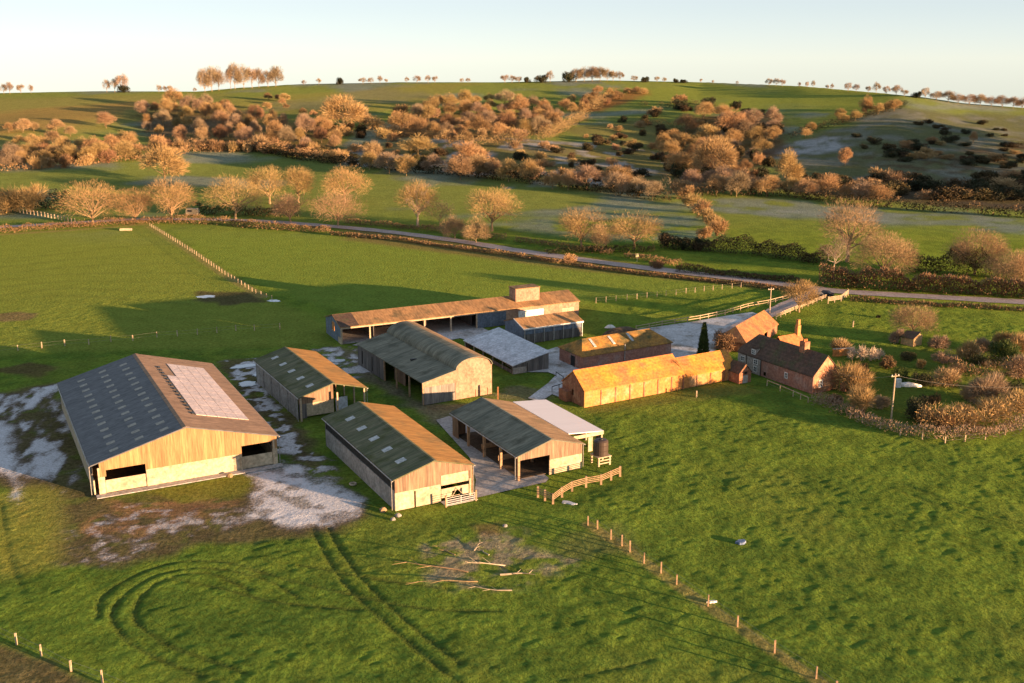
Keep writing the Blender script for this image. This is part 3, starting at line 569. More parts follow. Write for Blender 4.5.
# ------------------------------------------------------------------ plants
def tris(pos, dirs, ln, wd, g, taper=True):
    """one thin twig or leaf per position"""
    n = len(pos); d = dirs / (np.linalg.norm(dirs, axis=1, keepdims=True) + 1e-9)
    a = np.cross(d, g.normal(size=(n, 3))); a /= np.linalg.norm(a, axis=1, keepdims=True) + 1e-9
    ln = (ln * g.uniform(.6, 1.3, n))[:, None]; wd = wd * g.uniform(.7, 1.3, n)[:, None]
    if taper: v = np.stack([pos - a * wd / 2, pos + a * wd / 2, pos + d * ln], 1)
    else: v = np.stack([pos - d * ln / 2, pos + a * wd, pos + d * ln / 2], 1)
    return v.reshape(-1, 3)
def tri_mesh(name, v, m, extra=None):
    """triangles (twigs) plus optional MB geometry with a second material"""
    n = len(v) // 3; me = bpy.data.meshes.new(name)
    vs = v; faces_tot = np.full(n, 3); loops = np.arange(n * 3); mi = np.zeros(n, int)
    if extra and extra.v:
        o = len(v); vs = np.concatenate([v, np.array(extra.v)])
        loops = np.concatenate([loops, np.concatenate([np.array(f) + o for f in extra.f])]); faces_tot = np.concatenate([faces_tot, [len(f) for f in extra.f]]); mi = np.concatenate([mi, np.ones(len(extra.f), int)])
    me.vertices.add(len(vs)); me.vertices.foreach_set('co', vs.astype(np.float32).ravel())
    me.loops.add(len(loops)); me.loops.foreach_set('vertex_index', loops.astype(np.int32))
    me.polygons.add(len(faces_tot)); st = np.concatenate([[0], np.cumsum(faces_tot)[:-1]])
    me.polygons.foreach_set('loop_start', st.astype(np.int32)); me.polygons.foreach_set('loop_total', faces_tot.astype(np.int32))
    for k in (m if isinstance(m, (list, tuple)) else [m]): me.materials.append(k)
    me.polygons.foreach_set('material_index', mi.astype(np.int32)); me.update(calc_edges=True); me.validate(); return me
def sph(g, n):
    d = g.normal(size=(n, 3)); return d / np.linalg.norm(d, axis=1, keepdims=True)
def tree_geo(seed, h=12., rad=5.5, K=16, n=4200, tl=1.1, tw=.10, base=.22, lob=.36, lean=0., flat=.42, tr=.03):
    g = np.random.default_rng(seed); k = MB()
    cz = h * (base + .97) / 2; rz = h * (.97 - base) / 2
    fork = np.array([lean * h * .15, 0, h * base * g.uniform(.8, 1.1)])
    mid = fork * .5 + np.array([g.normal() * .15, g.normal() * .15, 0])
    k.tube((0, 0, -.4), mid, h * tr * 1.25, h * tr * .95, 7); k.tube(mid, fork, h * tr * .95, h * tr * .8, 7)
    dirs = sph(g, K * 4); dirs = dirs[dirs[:, 2] > -.55][:K]
    P_, D_ = [], []
    top = fork + np.array([0, 0, h * .25]); k.tube(fork, top, h * tr * .7, h * tr * .35, 5)
    for d in dirs:
        q = g.uniform(.55, .78); c = np.array([lean * h * .2, 0, cz]) + d * np.array([rad, rad, rz]) * q
        rl = rad * lob * g.uniform(.75, 1.3)
        s = fork + (top - fork) * g.uniform(0, .9); m = s * .45 + c * .55 + np.array([0, 0, -.05 * h * g.uniform(0, 1)]) + g.normal(size=3) * .03 * h
        k.tube(s, m, h * tr * .38, h * tr * .26, 5); k.tube(m, c, h * tr * .26, h * tr * .12, 4)
        for _ in range(4):
            e = c + sph(g, 1)[0] * rl * np.array([1, 1, .9]) * .9; k.tube(m * .3 + c * .7, e, h * tr * .13, h * tr * .05, 3)
        w = sph(g, n // K); r_ = rl * g.uniform(0, 1, (n // K, 1)) ** .5
        p = c + w * r_ * np.array([1.1, 1.1, .9]); p = p[p[:, 2] > h * base * .45]
        out = p - np.array([0, 0, cz - rz * .6]); out /= np.linalg.norm(out, axis=1, keepdims=True)
        P_.append(p); D_.append(w[:len(p)] * .7 + out * .7 + g.normal(size=p.shape) * .35)
    p = np.concatenate(P_); d = np.concatenate(D_)
    return tris(p, d, tl, tw, g), k
def bush_geo(seed, h=4., rad=2.6, n=900, tl=.8, tw=.12, K=9, fan=True, leafy=False):
    g = np.random.default_rng(seed); P_, D_ = [], []
    for i in range(K):
        c = np.array([*(g.uniform(-1, 1, 2) * rad * .6), h * g.uniform(.22, .70)]); rl = min(rad, h) * g.uniform(.32, .5)
        w = sph(g, n // K); p = c + w * rl * g.uniform(0, 1, (len(w), 1)) ** .4; ok = p[:, 2] > .03
        p = p[ok]; w = w[ok]; P_.append(p)
        D_.append((g.normal(size=p.shape) if leafy else w * .6 + (p - [0, 0, -h * .2]) / h * .9 + g.normal(size=p.shape) * .3))
    v = tris(np.concatenate(P_), np.concatenate(D_), tl, tw, g, not leafy)
    if fan:
        m = n // 5; a = g.uniform(0, 2 * np.pi, m); e = np.stack([np.cos(a) * rad * .55 * g.uniform(.2, 1, m), np.sin(a) * rad * .55 * g.uniform(.2, 1, m), np.full(m, h * .65)], 1)
        s = e * [.18, .18, 0]; v = np.concatenate([v, tris(s, e - s, float(h) * .7, tw * .8, g)])
    return v
PROTO = {}
def proto(key, fn):
    if key not in PROTO: PROTO[key] = fn()
    return PROTO[key]
def rich_tree(name, px, py, hpx, wpx, twig, label, seed, group=None, bark='bark', n=5200, base=.2, tw=None, K=18, **kw):
    """a tree near enough to show its trunk: Empty with trunk and crown"""
    p = P(px, py); s = mpp(p); h = hpx * s; r_ = wpx * s / 2
    v, k = tree_geo(seed, h, r_ * 1.06, K, n, max(.7, h * .075), tw or max(.05, s * .19), base, **kw)
    t = thing(name, label, 'tree', p, random.uniform(0, 6.28), group)
    k.build('trunk', M[bark], t, weld=False)
    o = bpy.data.objects.new('crown', tri_mesh('crown', v, M[twig])); C.objects.link(o); o.parent = t
    return t
def shrub(name, px, py, hpx, wpx, m, label, seed, cat='shrub', group=None, n=1400, leafy=False, fan=True, tw=None, p=None):
    p = P(px, py) if p is None else p; s = mpp(p); h = hpx * s; r_ = wpx * s / 2
    v = bush_geo(seed, h, r_, n, max(.3, h * (.16 if leafy else .24)), tw or max(.07, s * .42) * (1.3 if leafy else 1), 10, fan, leafy)
    o = bpy.data.objects.new(name, tri_mesh(name, v, M[m])); C.objects.link(o); o.location = tuple(p); o.rotation_euler[2] = random.uniform(0, 6.28)
    return tag(o, label, cat, group)
def hedge(name, pts, hm, wm, m, label, per_m=45, tl=.7, tw=.16, seed=1, world=False, cat='hedge', gaps=0., leafy=False):
    g = np.random.default_rng(seed); W_ = [np.array(q, float) if world else P(*q) for q in pts]; vs = []
    for a, b in zip(W_[:-1], W_[1:]):
        ln = np.linalg.norm((b - a)[:2]); k = max(3, int(ln * per_m)); t = g.uniform(0, 1, k); x = a[0] + (b[0] - a[0]) * t; y = a[1] + (b[1] - a[1]) * t
        hh = hm * (.55 + .75 * vnoise(x, y, 3.2, seed)) * (.8 + .4 * vnoise(x, y, 11., seed + 5)); keep = vnoise(x, y, 9., seed + 9) > gaps
        nx, ny = -(b - a)[1] / ln, (b - a)[0] / ln; u = g.normal(size=k) * wm * .28
        z = hh * g.uniform(0, 1, k) ** .7
        pos = np.stack([x + nx * u, y + ny * u, terrain(x, y) + z], 1)[keep]
        d = np.stack([nx * u * 1.2, ny * u * 1.2, np.full(k, .55)], 1)[keep] + g.normal(size=pos.shape) * (.9 if leafy else .38)
        vs.append(tris(pos, d, tl, tw, g, not leafy))
    v = np.concatenate(vs); o0 = W_[0]; v = v - o0
    o = bpy.data.objects.new(name, tri_mesh(name, v, M[m])); C.objects.link(o); o.location = tuple(o0)
    return tag(o, label, cat)

# --- trees of the valley, one by one
NEAR = [
 (93, 224, 40, 62, 'twig_gold', 'wide low golden bare tree, leftmost of the big trees behind the hedge', .12),
 (136, 222, 32, 40, 'twig_gold', 'golden bare tree between the wide low tree and the pale caravan', .14),
 (172, 221, 42, 46, 'twig_gold', 'tall golden bare tree standing over the pale caravan', .16),
 (236, 219, 41, 54, 'twig_gold', 'golden spreading bare tree just right of the pale caravan', .18),
 (270, 204, 38, 42, 'twig_gold', 'left of two olive gold trees standing beyond the lane trees', .18),
 (299, 203, 36, 32, 'twig_gold', 'right of two olive gold trees standing beyond the lane trees', .18),
 (345, 203, 35, 46, 'twig_gold', 'broad olive gold tree at the meadow corner above a pinkish tree', .18),
 (290, 222, 30, 36, 'twig_pink', 'greyish pink bare tree beside the lane under the olive gold pair', .12),
 (338, 226, 34, 52, 'twig_pink', 'wide pinkish orange bare tree beside the lane', .14),
 (418, 227, 44, 42, 'twig_gold', 'golden tree with clear pale trunk beside the lane, left of the meadow', .26),
 (440, 226, 24, 30, 'twig_grey', 'thin grey see through tree just right of the pale trunked tree', .2),
 (455, 239, 22, 28, 'twig_pink', 'left of two small pinkish trees on the lane edge', .12),
 (476, 243, 25, 28, 'twig_pink', 'right of two small pinkish trees on the lane edge', .12),
 (492, 231, 43, 52, 'twig_gold', 'large golden tree above the two small pinkish lane trees', .22),
 (581, 249, 41, 44, 'twig_gold', 'golden bare oak with round crown, left of three by the lane bend', .24),
 (606, 250, 29, 36, 'twig_pink', 'lower middle tree of three standing by the lane bend', .16),
 (634, 249, 39, 46, 'twig_gold', 'open crowned bare tree, right of three by the lane bend', .24),
 (847, 262, 63, 60, 'twig_pink', 'tallest bare tree with wide brown crown above the drive junction', .22),
 (833, 281, 46, 34, 'twig_grey', 'slim pale stemmed birch in front of the tallest bare tree', .4),
 (884, 277, 42, 62, 'twig_pink', 'dense rounded brown tree right of the slim pale birch', .06),
 (974, 275, 44, 52, 'twig_pink', 'tall bare tree near right edge of the lane hedge', .14),
 (1014, 284, 32, 56, 'twig_pink', 'low dense brown tree at the right edge of the picture', .06),
 (799, 312, 31, 32, 'twig_gold', 'small golden tree standing beside the farm drive', .2),
 (912, 337, 30, 44, 'twig_pink', 'rounded pinkish tree leaning beside the small stone shed', .22),
]
for i, (px, py, hp, wp, tw, lab, bs) in enumerate(NEAR):
    rich_tree('bare_tree', px, py, hp, wp, tw, lab, 100 + i, bark='bark_pale' if i in (9, 18) else 'bark', base=bs * .8, K=14 if hp < 30 else 21, lob=.40,
              tr=.016 if i in (10, 18) else .031, n=2200 if i in (10, 18) else 15000 if i in (19, 20, 21) else 7000)

# --- wooded hillside: many separate trees, built as copies of a few shapes
TW = dict(rust=('twig_rust', 'rusty'), pink=('twig_pink', 'pinkish'), grey=('twig_grey', 'greyish'), gold=('twig_gold', 'golden'), red=('leaf_red', 'red brown'))
def far_tree_mesh(kind, i):
    def f():
        v, k = tree_geo(500 + i * 7 + len(kind), 10., 5.0, 15, 5200, 1.0, .10, .10, lob=.40, tr=.022)
        return tri_mesh('bare_tree', v, [M[TW[kind][0]], M['bark']], k)
    return proto(('t', kind, i), f)
def thin_tree_mesh(i):
    def f():
        v, k = tree_geo(800 + i * 7, 10., 5., 13, 2400, 1.1, .11, .16, lob=.34, tr=.024); return tri_mesh('bare_tree', v, [M['twig_grey'], M['bark']], k)
    return proto(('s', i), f)
def far_bush_mesh(kind, i):
    mm, leafy = {'dark': ('leaf_dark', True), 'gorse': ('leaf_gorse', True), 'rust': ('twig_rust', False), 'pink': ('twig_pink', False), 'red': ('leaf_red', False)}[kind]
    return proto(('b', kind, i), lambda: tri_mesh('bush', bush_geo(900 + i * 5 + len(kind), 4., 3.4, 1300, .8, .22 if leafy else .14, 9, True, leafy), M[mm]))
def put(name, me, p, hm, wm, base_h, base_w, label, cat, group):
    o = bpy.data.objects.new(name, me); C.objects.link(o); o.location = (float(p[0]), float(p[1]), float(p[2]) - .1)
    o.scale = (wm / base_w, wm / base_w, hm / base_h); o.rotation_euler[2] = random.uniform(0, 6.28)
    return tag(o, label, cat, group)
def inpoly(px, py, poly):
    c = False; j = len(poly) - 1
    for i in range(len(poly)):
        (xi, yi), (xj, yj) = poly[i], poly[j]
        if (yi > py) != (yj > py) and px < (xj - xi) * (py - yi) / (yj - yi) + xi: c = not c
        j = i
    return c
ROWN = ['front', 'second', 'third', 'fourth', 'fifth', 'sixth', 'back']
def cluster(where, poly, n, hr, kinds, bush=False, asp=(1.0, 1.4), sep=.62, seed=1):
    """n plants spread over a part of the hillside; rows are named from the near side to the far side"""
    g = random.Random(seed); xs = [q[0] for q in poly]; ys = [q[1] for q in poly]; got = []
    for _ in range(n * 60):
        if len(got) >= n: break
        x = g.uniform(min(xs), max(xs)); y = g.uniform(min(ys), max(ys)); h = g.uniform(*hr) * (.75 + .5 * (y - 80) / 100)
        if not inpoly(x, y, poly): continue
        if any(abs(x - a) < (h + c) * .5 * sep * 1.1 and abs(y - b_) < (h + c) * .5 * sep * .55 for a, b_, c, _ in got): continue
        got.append((x, y, h, g.choice(kinds)))
    got.sort(key=lambda q: -q[1]); nr = max(1, math.ceil(len(got) / 9)); per = math.ceil(len(got) / nr)
    for r_ in range(nr):
        row = sorted(got[r_ * per:(r_ + 1) * per])
        for i, (x, y, h, kd) in enumerate(row):
            p = P(x, y); s = mpp(p); hm = h * s; wm = hm * g.uniform(*asp)
            rown = ROWN[min(r_, 5)] + ' row' if nr > 1 else 'row'
            if bush:
                word = {'dark': 'dark green bush', 'gorse': 'dark brown bush', 'rust': 'rusty bare bush', 'pink': 'pale bare bush', 'red': 'red brown bush'}[kd]
                put('bush', far_bush_mesh(kd, g.randrange(3)), p, hm, wm, 4., 6.0, f'{word}, {order(i, len(row))} in {rown} {where}', 'bush', 'bushes scattered over the hillside')
            else:
                put('bare_tree', far_tree_mesh(kd, g.randrange(3)), p, hm, wm, 9.7, 10.4, f'{TW[kd][1]} bare tree, {order(i, len(row))} in {rown} {where}', 'tree', 'bare trees wooding the hillside')
cluster('below the left hilltop', [(138, 118), (180, 103), (225, 108), (262, 118), (330, 132), (345, 152), (300, 152), (262, 146), (205, 150), (150, 140)], 46, (11, 21), ['rust', 'red', 'pink', 'grey', 'gold', 'grey'], seed=3, asp=(.8, 1.15))
cluster('of the far left hedge', [(0, 158), (60, 150), (130, 148), (135, 160), (60, 166), (0, 170)], 16, (13, 17), ['rust', 'gold', 'grey'], seed=4)
cluster('on the far left slope', [(8, 132), (60, 128), (80, 142), (20, 150)], 8, (9, 13), ['pink', 'rust'], seed=5)
cluster('under the hilltop copse', [(200, 112), (240, 98), (262, 92), (300, 108), (330, 120), (290, 120), (240, 112)], 10, (6, 10), ['rust', 'red'], seed=6)
cluster('of the middle hill wood', [(396, 138), (400, 118), (425, 108), (490, 103), (552, 112), (560, 122), (540, 136), (500, 142), (440, 140)], 42, (11, 20), ['rust', 'red', 'gold', 'rust', 'grey'], seed=7)
cluster('running up to the middle hilltop', [(530, 114), (560, 104), (600, 92), (612, 96), (580, 110), (548, 122)], 10, (10, 14), ['rust', 'rust', 'pink'], seed=8)
cluster('of the right valley wood', [(660, 150), (690, 122), (715, 116), (780, 122), (786, 142), (748, 165), (742, 186), (700, 192), (680, 176)], 38, (10, 20), ['rust', 'gold', 'red', 'rust', 'grey', 'grey'], seed=9)
cluster('of diagonal hedge on right hill', [(790, 136), (840, 118), (900, 106), (904, 110), (850, 124), (800, 140)], 9, (8, 13), ['gold', 'rust', 'rust'], seed=10)
cluster('along hedge under scrubby slope', [(345, 168), (480, 176), (560, 186), (660, 198), (662, 203), (560, 191), (480, 181), (345, 173)], 16, (13, 19), ['rust', 'pink', 'rust', 'grey'], seed=11)
cluster('along the foot of the right hill', [(690, 190), (780, 192), (880, 200), (882, 206), (780, 198), (690, 196)], 12, (11, 18), ['rust', 'pink', 'grey', 'rust'], seed=12)
cluster('on the middle scrubby slope', [(340, 150), (400, 146), (480, 150), (560, 145), (660, 152), (680, 180), (640, 194), (560, 184), (470, 175), (350, 165)], 80, (4, 8), ['gorse', 'gorse', 'dark', 'rust', 'pink'], bush=True, seed=13, asp=(1.4, 2.2))
cluster('below the right hilltop meadow', [(640, 104), (700, 100), (760, 110), (790, 118), (700, 124), (640, 118)], 14, (6, 10), ['gorse', 'rust', 'dark'], bush=True, seed=14, asp=(1.3, 2.0))
cluster('on the right hill', [(860, 142), (960, 138), (1024, 148), (1024, 172), (940, 166), (850, 158)], 40, (3.5, 7), ['dark', 'dark', 'gorse', 'rust'], bush=True, seed=15, asp=(1.8, 3.0))
cluster('at the foot of the right hill', [(790, 180), (880, 178), (1024, 180), (1024, 205), (900, 198), (790, 190)], 48, (7, 11), ['dark', 'gorse', 'gorse', 'pink', 'dark'], bush=True, seed=16, asp=(1.5, 2.4))
cluster('below the left wood', [(225, 146), (330, 154), (345, 162), (230, 150)], 10, (7, 11), ['red', 'rust', 'gorse'], bush=True, seed=17, asp=(1.2, 1.8))
cluster('of brown thicket beside hilltop clump', [(572, 108), (600, 96), (640, 90), (645, 96), (600, 108)], 12, (5, 8), ['red', 'red', 'rust'], bush=True, seed=18, asp=(1.6, 2.4))
cluster('between the left wood and middle wood', [(330, 118), (400, 112), (400, 150), (345, 152), (320, 135)], 16, (7, 12), ['rust', 'gorse', 'pink', 'rust'], bush=True, seed=21, asp=(1.1, 1.7))
cluster('lining the foot of the left wood', [(150, 146), (205, 149), (262, 148), (345, 158), (345, 164), (262, 153), (150, 152)], 26, (8, 13), ['rust', 'red', 'pink', 'gorse', 'rust'], bush=True, seed=22, asp=(1.0, 1.5))
cluster('filling the far left hedge', [(-5, 158), (60, 152), (140, 150), (140, 160), (60, 168), (-5, 172)], 22, (8, 12), ['rust', 'red', 'gorse', 'rust'], bush=True, seed=23, asp=(1.1, 1.6))
cluster('beneath the right valley wood', [(650, 160), (690, 130), (720, 112), (790, 130), (775, 188), (690, 192)], 30, (8, 13), ['gorse', 'rust', 'gorse', 'pink', 'dark'], bush=True, seed=24, asp=(1.1, 1.7))
cluster('around the middle hill wood', [(385, 142), (395, 112), (560, 106), (600, 96), (590, 116), (545, 140), (480, 146)], 28, (8, 12), ['rust', 'red', 'rust', 'pink'], bush=True, seed=25, asp=(1.1, 1.6))
cluster('on hump beside right valley wood', [(555, 132), (640, 118), (672, 124), (680, 152), (610, 152)], 26, (4, 7.5), ['gorse', 'gorse', 'rust', 'dark', 'pink'], bush=True, seed=26, asp=(1.4, 2.2))
cluster('on the upper right slope', [(800, 130), (860, 126), (960, 122), (1024, 128), (1024, 138), (860, 140)], 12, (3, 5), ['dark', 'gorse', 'gorse'], bush=True, seed=27, asp=(1.8, 3.))
# trees of the hillside that stand out alone
for i, (px, py, hp, wp, kd, lab) in enumerate([
    (345, 132, 34, 44, 'gold', 'largest golden round tree alone at the edge of the left wood'),
    (165, 184, 38, 46, 'gold', 'broad golden tree alone in the far left meadow'),
    (123, 147, 16, 17, 'gold', 'small leaning golden tree on the left meadow bank'),
    (106, 128, 15, 20, 'pink', 'pink round tree alone on the far left slope'),
    (374, 168, 26, 20, 'pink', 'narrow pinkish tree sticking out of the hedge at the valley field'),
    (418, 156, 20, 34, 'gold', 'broad pale tree on the middle slope under the wood'),
    (471, 173, 29, 34, 'rust', 'big rusty tree above the hedge in the middle of the slope'),
    (617, 190, 24, 34, 'rust', 'round rusty tree above the valley field corner'),
    (731, 136, 26, 32, 'rust', 'round tree at the top of the right hand valley wood'),
    (715, 180, 40, 44, 'rust', 'tallest rusty tree in the right hand valley wood'),
    (787, 189, 38, 30, 'gold', 'tall golden tree at the foot of the right hill'),
    (866, 114, 18, 14, 'gold', 'pale upright tree standing on the diagonal hedge'),
    (973, 143, 11, 9, 'rust', 'small round rusty tree on the right hill near the edge'),
    (845, 166, 18, 14, 'rust', 'small upright rusty tree among scrub on the right hill')]):
    p = P(px, py); s = mpp(p); put('bare_tree', far_tree_mesh(kd, i % 3), p, hp * s, wp * s, 9.7, 10.4, lab, 'tree', None)
# skyline
def skyline(lst, where, group):
    for i, (px, hp, wp, dark) in enumerate(lst):
        hp *= 1.25; wp *= 1.0; py = float(np.interp(px, SKY_X, SKY_Y)) + 1.2; p = P(px, py); s = mpp(p)
        lab = f'{"dark" if dark else "bare"} skyline tree, {order(i, len(lst))} {where}'
        put('bare_tree' if dark != 1 else 'dark_tree', far_tree_mesh('grey', i % 3) if dark == 2 else far_bush_mesh('dark', i % 3) if dark else thin_tree_mesh(i % 4), p, hp * s, wp * s, 4. if dark == 1 else 9.7, 6. if dark == 1 else 10., lab, 'tree', group)
skyline([(4, 8, 8, 0), (10, 9, 9, 0), (21, 8, 8, 0), (31, 7, 6, 0)], 'at far left of the ridge', 'trees on the skyline')
skyline([(107, 10, 8, 0), (115, 10, 9, 0), (123, 15, 13, 0), (124, 6, 12, 1)], 'of the clump on the left ridge', 'trees on the skyline')
skyline([(159, 6, 6, 0), (165, 5, 5, 0), (170, 6, 6, 0), (195, 4, 4, 0)], 'of four little ones on the left ridge', 'trees on the skyline')
skyline([(205, 17, 14, 2), (212, 19, 16, 2), (219, 18, 14, 2), (231, 18, 10, 0), (235, 20, 15, 2), (244, 18, 15, 2), (252, 17, 12, 0), (259, 15, 13, 2), (268, 13, 13, 0), (276, 15, 18, 2)], 'of the tall hilltop copse', 'tall trees of the hilltop copse')
skyline([(304, 4, 5, 0), (319, 5, 6, 0), (340, 6, 8, 1), (363, 5, 9, 0), (371, 5, 7, 0), (380, 6, 6, 0), (386, 4, 4, 0), (407, 5, 5, 0), (417, 6, 9, 0), (428, 6, 6, 0), (435, 6, 6, 0)], 'of the small ones right of the copse', 'trees on the skyline')
skyline([(462, 4, 5, 0), (468, 4, 5, 0), (505, 7, 9, 0), (512, 6, 8, 0), (519, 5, 8, 0), (527, 5, 8, 1), (541, 6, 14, 1), (550, 9, 8, 0)], 'of the row left of the hilltop clump', 'trees on the skyline')
skyline([(569, 8, 14, 1), (576, 10, 14, 2), (584, 11, 14, 2), (592, 11, 16, 2), (600, 11, 14, 2), (607, 10, 12, 2), (613, 9, 10, 0), (620, 8, 8, 0)], 'of the dense hilltop clump', 'trees of the dense hilltop clump')
skyline([(634, 5, 8, 0), (645, 5, 10, 1), (657, 5, 6, 0), (664, 4, 6, 0), (676, 4, 6, 1), (684, 3, 8, 1), (701, 4, 3, 0), (713, 3, 3, 0), (737, 3, 3, 0)], 'of the low row right of the clump', 'trees on the skyline')
skyline([(769, 6, 8, 0), (776, 6, 7, 0), (782, 6, 7, 0), (799, 4, 4, 0), (807, 5, 4, 0), (813, 6, 4, 0), (827, 4, 4, 0), (832, 5, 4, 0)], 'of the sparse row on the right ridge', 'trees on the skyline')
skyline([(848, 7, 8, 0), (856, 6, 8, 0), (868, 6, 6, 0), (876, 9, 8, 0), (886, 7, 8, 0), (896, 8, 12, 0), (904, 6, 8, 0), (916, 6, 10, 1), (925, 9, 9, 0)], 'of the row right of the sparse ones', 'trees on the skyline')
skyline([(936, 7, 12, 2), (948, 9, 14, 2), (958, 8, 12, 2), (969, 8, 14, 2), (980, 9, 14, 2), (991, 8, 14, 2), (1002, 9, 14, 2), (1013, 9, 14, 2), (1022, 9, 12, 2)], 'of the hedge at the right ridge', 'trees on the skyline')
# unseen tree belt added beyond the right edge to shade the right hill
vs = []; g = np.random.default_rng(77)
for i in range(54):
    y = 395 + i * 4.4; x = 306 + (i % 2) * 12 + g.uniform(-4, 4) + max(0, y - 560) * .25; h = g.uniform(19, 25)
    v, _ = tree_geo(3000 + i, h, 7.5, 10, 900, 2.2, .5, .08, lob=.42); vs.append(v + [x, y, float(terrain(x, y))])
o = bpy.data.objects.new('woodland', tri_mesh('woodland', np.concatenate(vs), M['twig_rust'])); C.objects.link(o); tag(o, 'unseen belt of bare trees added to shade the right hill', 'woodland', kind='stuff')
hedge('scrub_belt', [(-20, 166), (40, 160), (90, 157), (140, 154)], 5.5, 7, 'twig_rust', 'continuous brown scrub belt on the far left bank', 40, 1.2, .2, 61)
hedge('scrub_belt', [(150, 150), (205, 151), (262, 150), (345, 163)], 5.5, 7, 'twig_rust', 'continuous brown scrub belt along the foot of left wood', 40, 1.2, .2, 62)
hedge('scrub_belt', [(395, 140), (440, 146), (490, 146), (545, 140), (575, 124), (600, 104), (614, 94)], 6, 8, 'twig_rust', 'rusty scrub belt bordering the middle hill wood', 40, 1.2, .2, 63, gaps=.42)
hedge('scrub_belt', [(650, 196), (690, 194), (742, 192), (786, 192)], 6, 8, 'twig_grey', 'greyish scrub belt below the right valley wood', 40, 1.2, .2, 64)
hedge('scrub_belt', [(788, 139), (820, 130), (850, 122), (880, 114), (906, 107)], 4, 5, 'leaf_gorse', 'dark scrub belt running diagonally up the right hill', 30, 1.1, .2, 65)
hedge('scrub_belt', [(640, 106), (665, 108), (690, 106), (730, 112)], 3.5, 6, 'leaf_gorse', 'thin dark scrub belt below the right hilltop meadow', 30, 1., .2, 66, gaps=.3)
hedge('scrub_belt', [(640, 124), (670, 128), (700, 132)], 4, 6, 'leaf_gorse', 'short dark scrub belt left of the right valley wood', 30, 1., .2, 67)
# hedges of the valley
hedge('hedge', [(-30, 174), (60, 168), (146, 161), (190, 153), (262, 150)], 4.2, 4, 'twig_rust', 'brown hedge along the top of the far left meadow', 16, 1.5, .34, 2)
hedge('hedge', [(225, 152), (262, 152), (345, 165), (400, 172), (473, 177), (560, 187), (640, 198), (672, 202)], 4.5, 5, 'leaf_gorse', 'long dark hedge under the scrubby middle slope', 22, 1.4, .42, 3, leafy=True)
hedge('hedge', [(686, 196), (775, 196), (877, 207), (950, 213), (1060, 220)], 4.5, 5, 'leaf_gorse', 'long dark hedge at the foot of the right hill', 22, 1.4, .42, 4, leafy=True)
for i, (px, py, hp, wp) in enumerate([(679, 192, 13, 18), (686, 199, 14, 20), (692, 206, 13, 20), (699, 213, 13, 22), (706, 221, 13, 22), (714, 229, 15, 22), (717, 236, 16, 20), (704, 238, 12, 18)]):
    shrub('shrub', px, py, hp, wp, 'twig_rust', f'rounded brown hedge shrub between two valley meadows, {["highest", "second", "third", "fourth", "fifth", "sixth", "seventh", "lowest"][i]} down the line', 400 + i, n=1300)
hedge('hedge', [(660, 248), (690, 250), (760, 256), (830, 265)], 4.6, 5, 'leaf_gorse', 'dark leafy hedge above the lane, left of the slim birch', 190, .7, .2, 6, leafy=True)
hedge('hedge', [(676, 272), (700, 274), (760, 280), (803, 284)], 2.0, 2.5, 'leaf_gorse', 'low dark hedge on the far side of the lane by the junction', 120, .6, .18, 7, leafy=True)
hedge('hedge', [(818, 286), (880, 290), (960, 294), (1060, 300)], 5.4, 5, 'leaf_red', 'reddish brown hedge above the lane on the right', 170, 1.1, .24, 8)
hedge('hedge', [(905, 272), (960, 276), (1050, 282)], 6.5, 6, 'leaf_gorse', 'dark thicket behind the reddish lane hedge', 150, .8, .24, 9, leafy=True)
hedge('hedge', [(-30, 236), (60, 229), (150, 223.5), (215, 224.5), (262, 229), (330, 233)], 2.6, 2.4, 'leaf_red', 'trimmed reddish hedge along the top of the near left field', 70, .7, .2, 10)
hedge('hedge', [(330, 235), (400, 241), (470, 251), (560, 263.5)], 1.1, 1.8, 'leaf_red', 'low reddish hedge along the near side of the lane', 60, .6, .2, 11)
hedge('hedge', [(560, 264.5), (640, 275), (720, 283.5), (795, 291.5)], 1.0, 1.6, 'leaf_red', 'low dark red hedge on the lane edge above the fenced meadow', 60, .6, .2, 12)
hedge('hedge', [(850, 301), (900, 304.5), (1040, 312.5)], 1.1, 1.6, 'leaf_red', 'low red brown hedge on the near side of the lane right of junction', 60, .6, .2, 13)
hedge('hedge', [(345, 223), (420, 230), (500, 240), (600, 253), (680, 266)], 1.7, 3.5, 'leaf_red', 'rough reddish verge hedge on the far side of the lane', 45, .7, .2, 14, gaps=.3)
hedge('hedge', [(-30, 205), (20, 208), (70, 210)], 7, 9, 'leaf_dark', 'dark evergreen thicket behind the far left paddock', 60, 1., .4, 15, leafy=True)
hedge('hedge', [(195, 214), (260, 216), (300, 217)], 4, 5, 'leaf_gorse', 'dark undergrowth below the olive gold trees', 50, 1., .34, 16, leafy=True)
hedge('hedge', [(545, 254), (600, 252), (655, 252)], 2.2, 4, 'leaf_gorse', 'brown undergrowth beneath the three trees by the lane bend', 45, .8, .26, 17, leafy=True)
shrub('shrub', 30, 212, 27, 40, 'twig_gold', 'golden bare shrub above the dark far left thicket', 31, n=2600)
shrub('shrub', 5, 213, 24, 36, 'twig_gold', 'golden shrub at left edge beside the dark thicket', 30, n=2200)
for i, (px, py, hp, wp) in enumerate([(666, 246, 15, 22), (683, 250, 14, 22), (700, 250, 13, 20)]):
    shrub('shrub', px, py, hp, wp, 'leaf_dark', f'dark evergreen shrub, {order(i, 3)} of three by the tall brown hedge', 33 + i, leafy=True, n=1600)
shrub('shrub', 570, 262, 8, 15, 'twig_rust', 'small orange shrub on the verge below the three trees', 37)
shrub('shrub', 655, 268, 8, 17, 'leaf_red', 'small rounded orange shrub beside the pale road sign', 38)
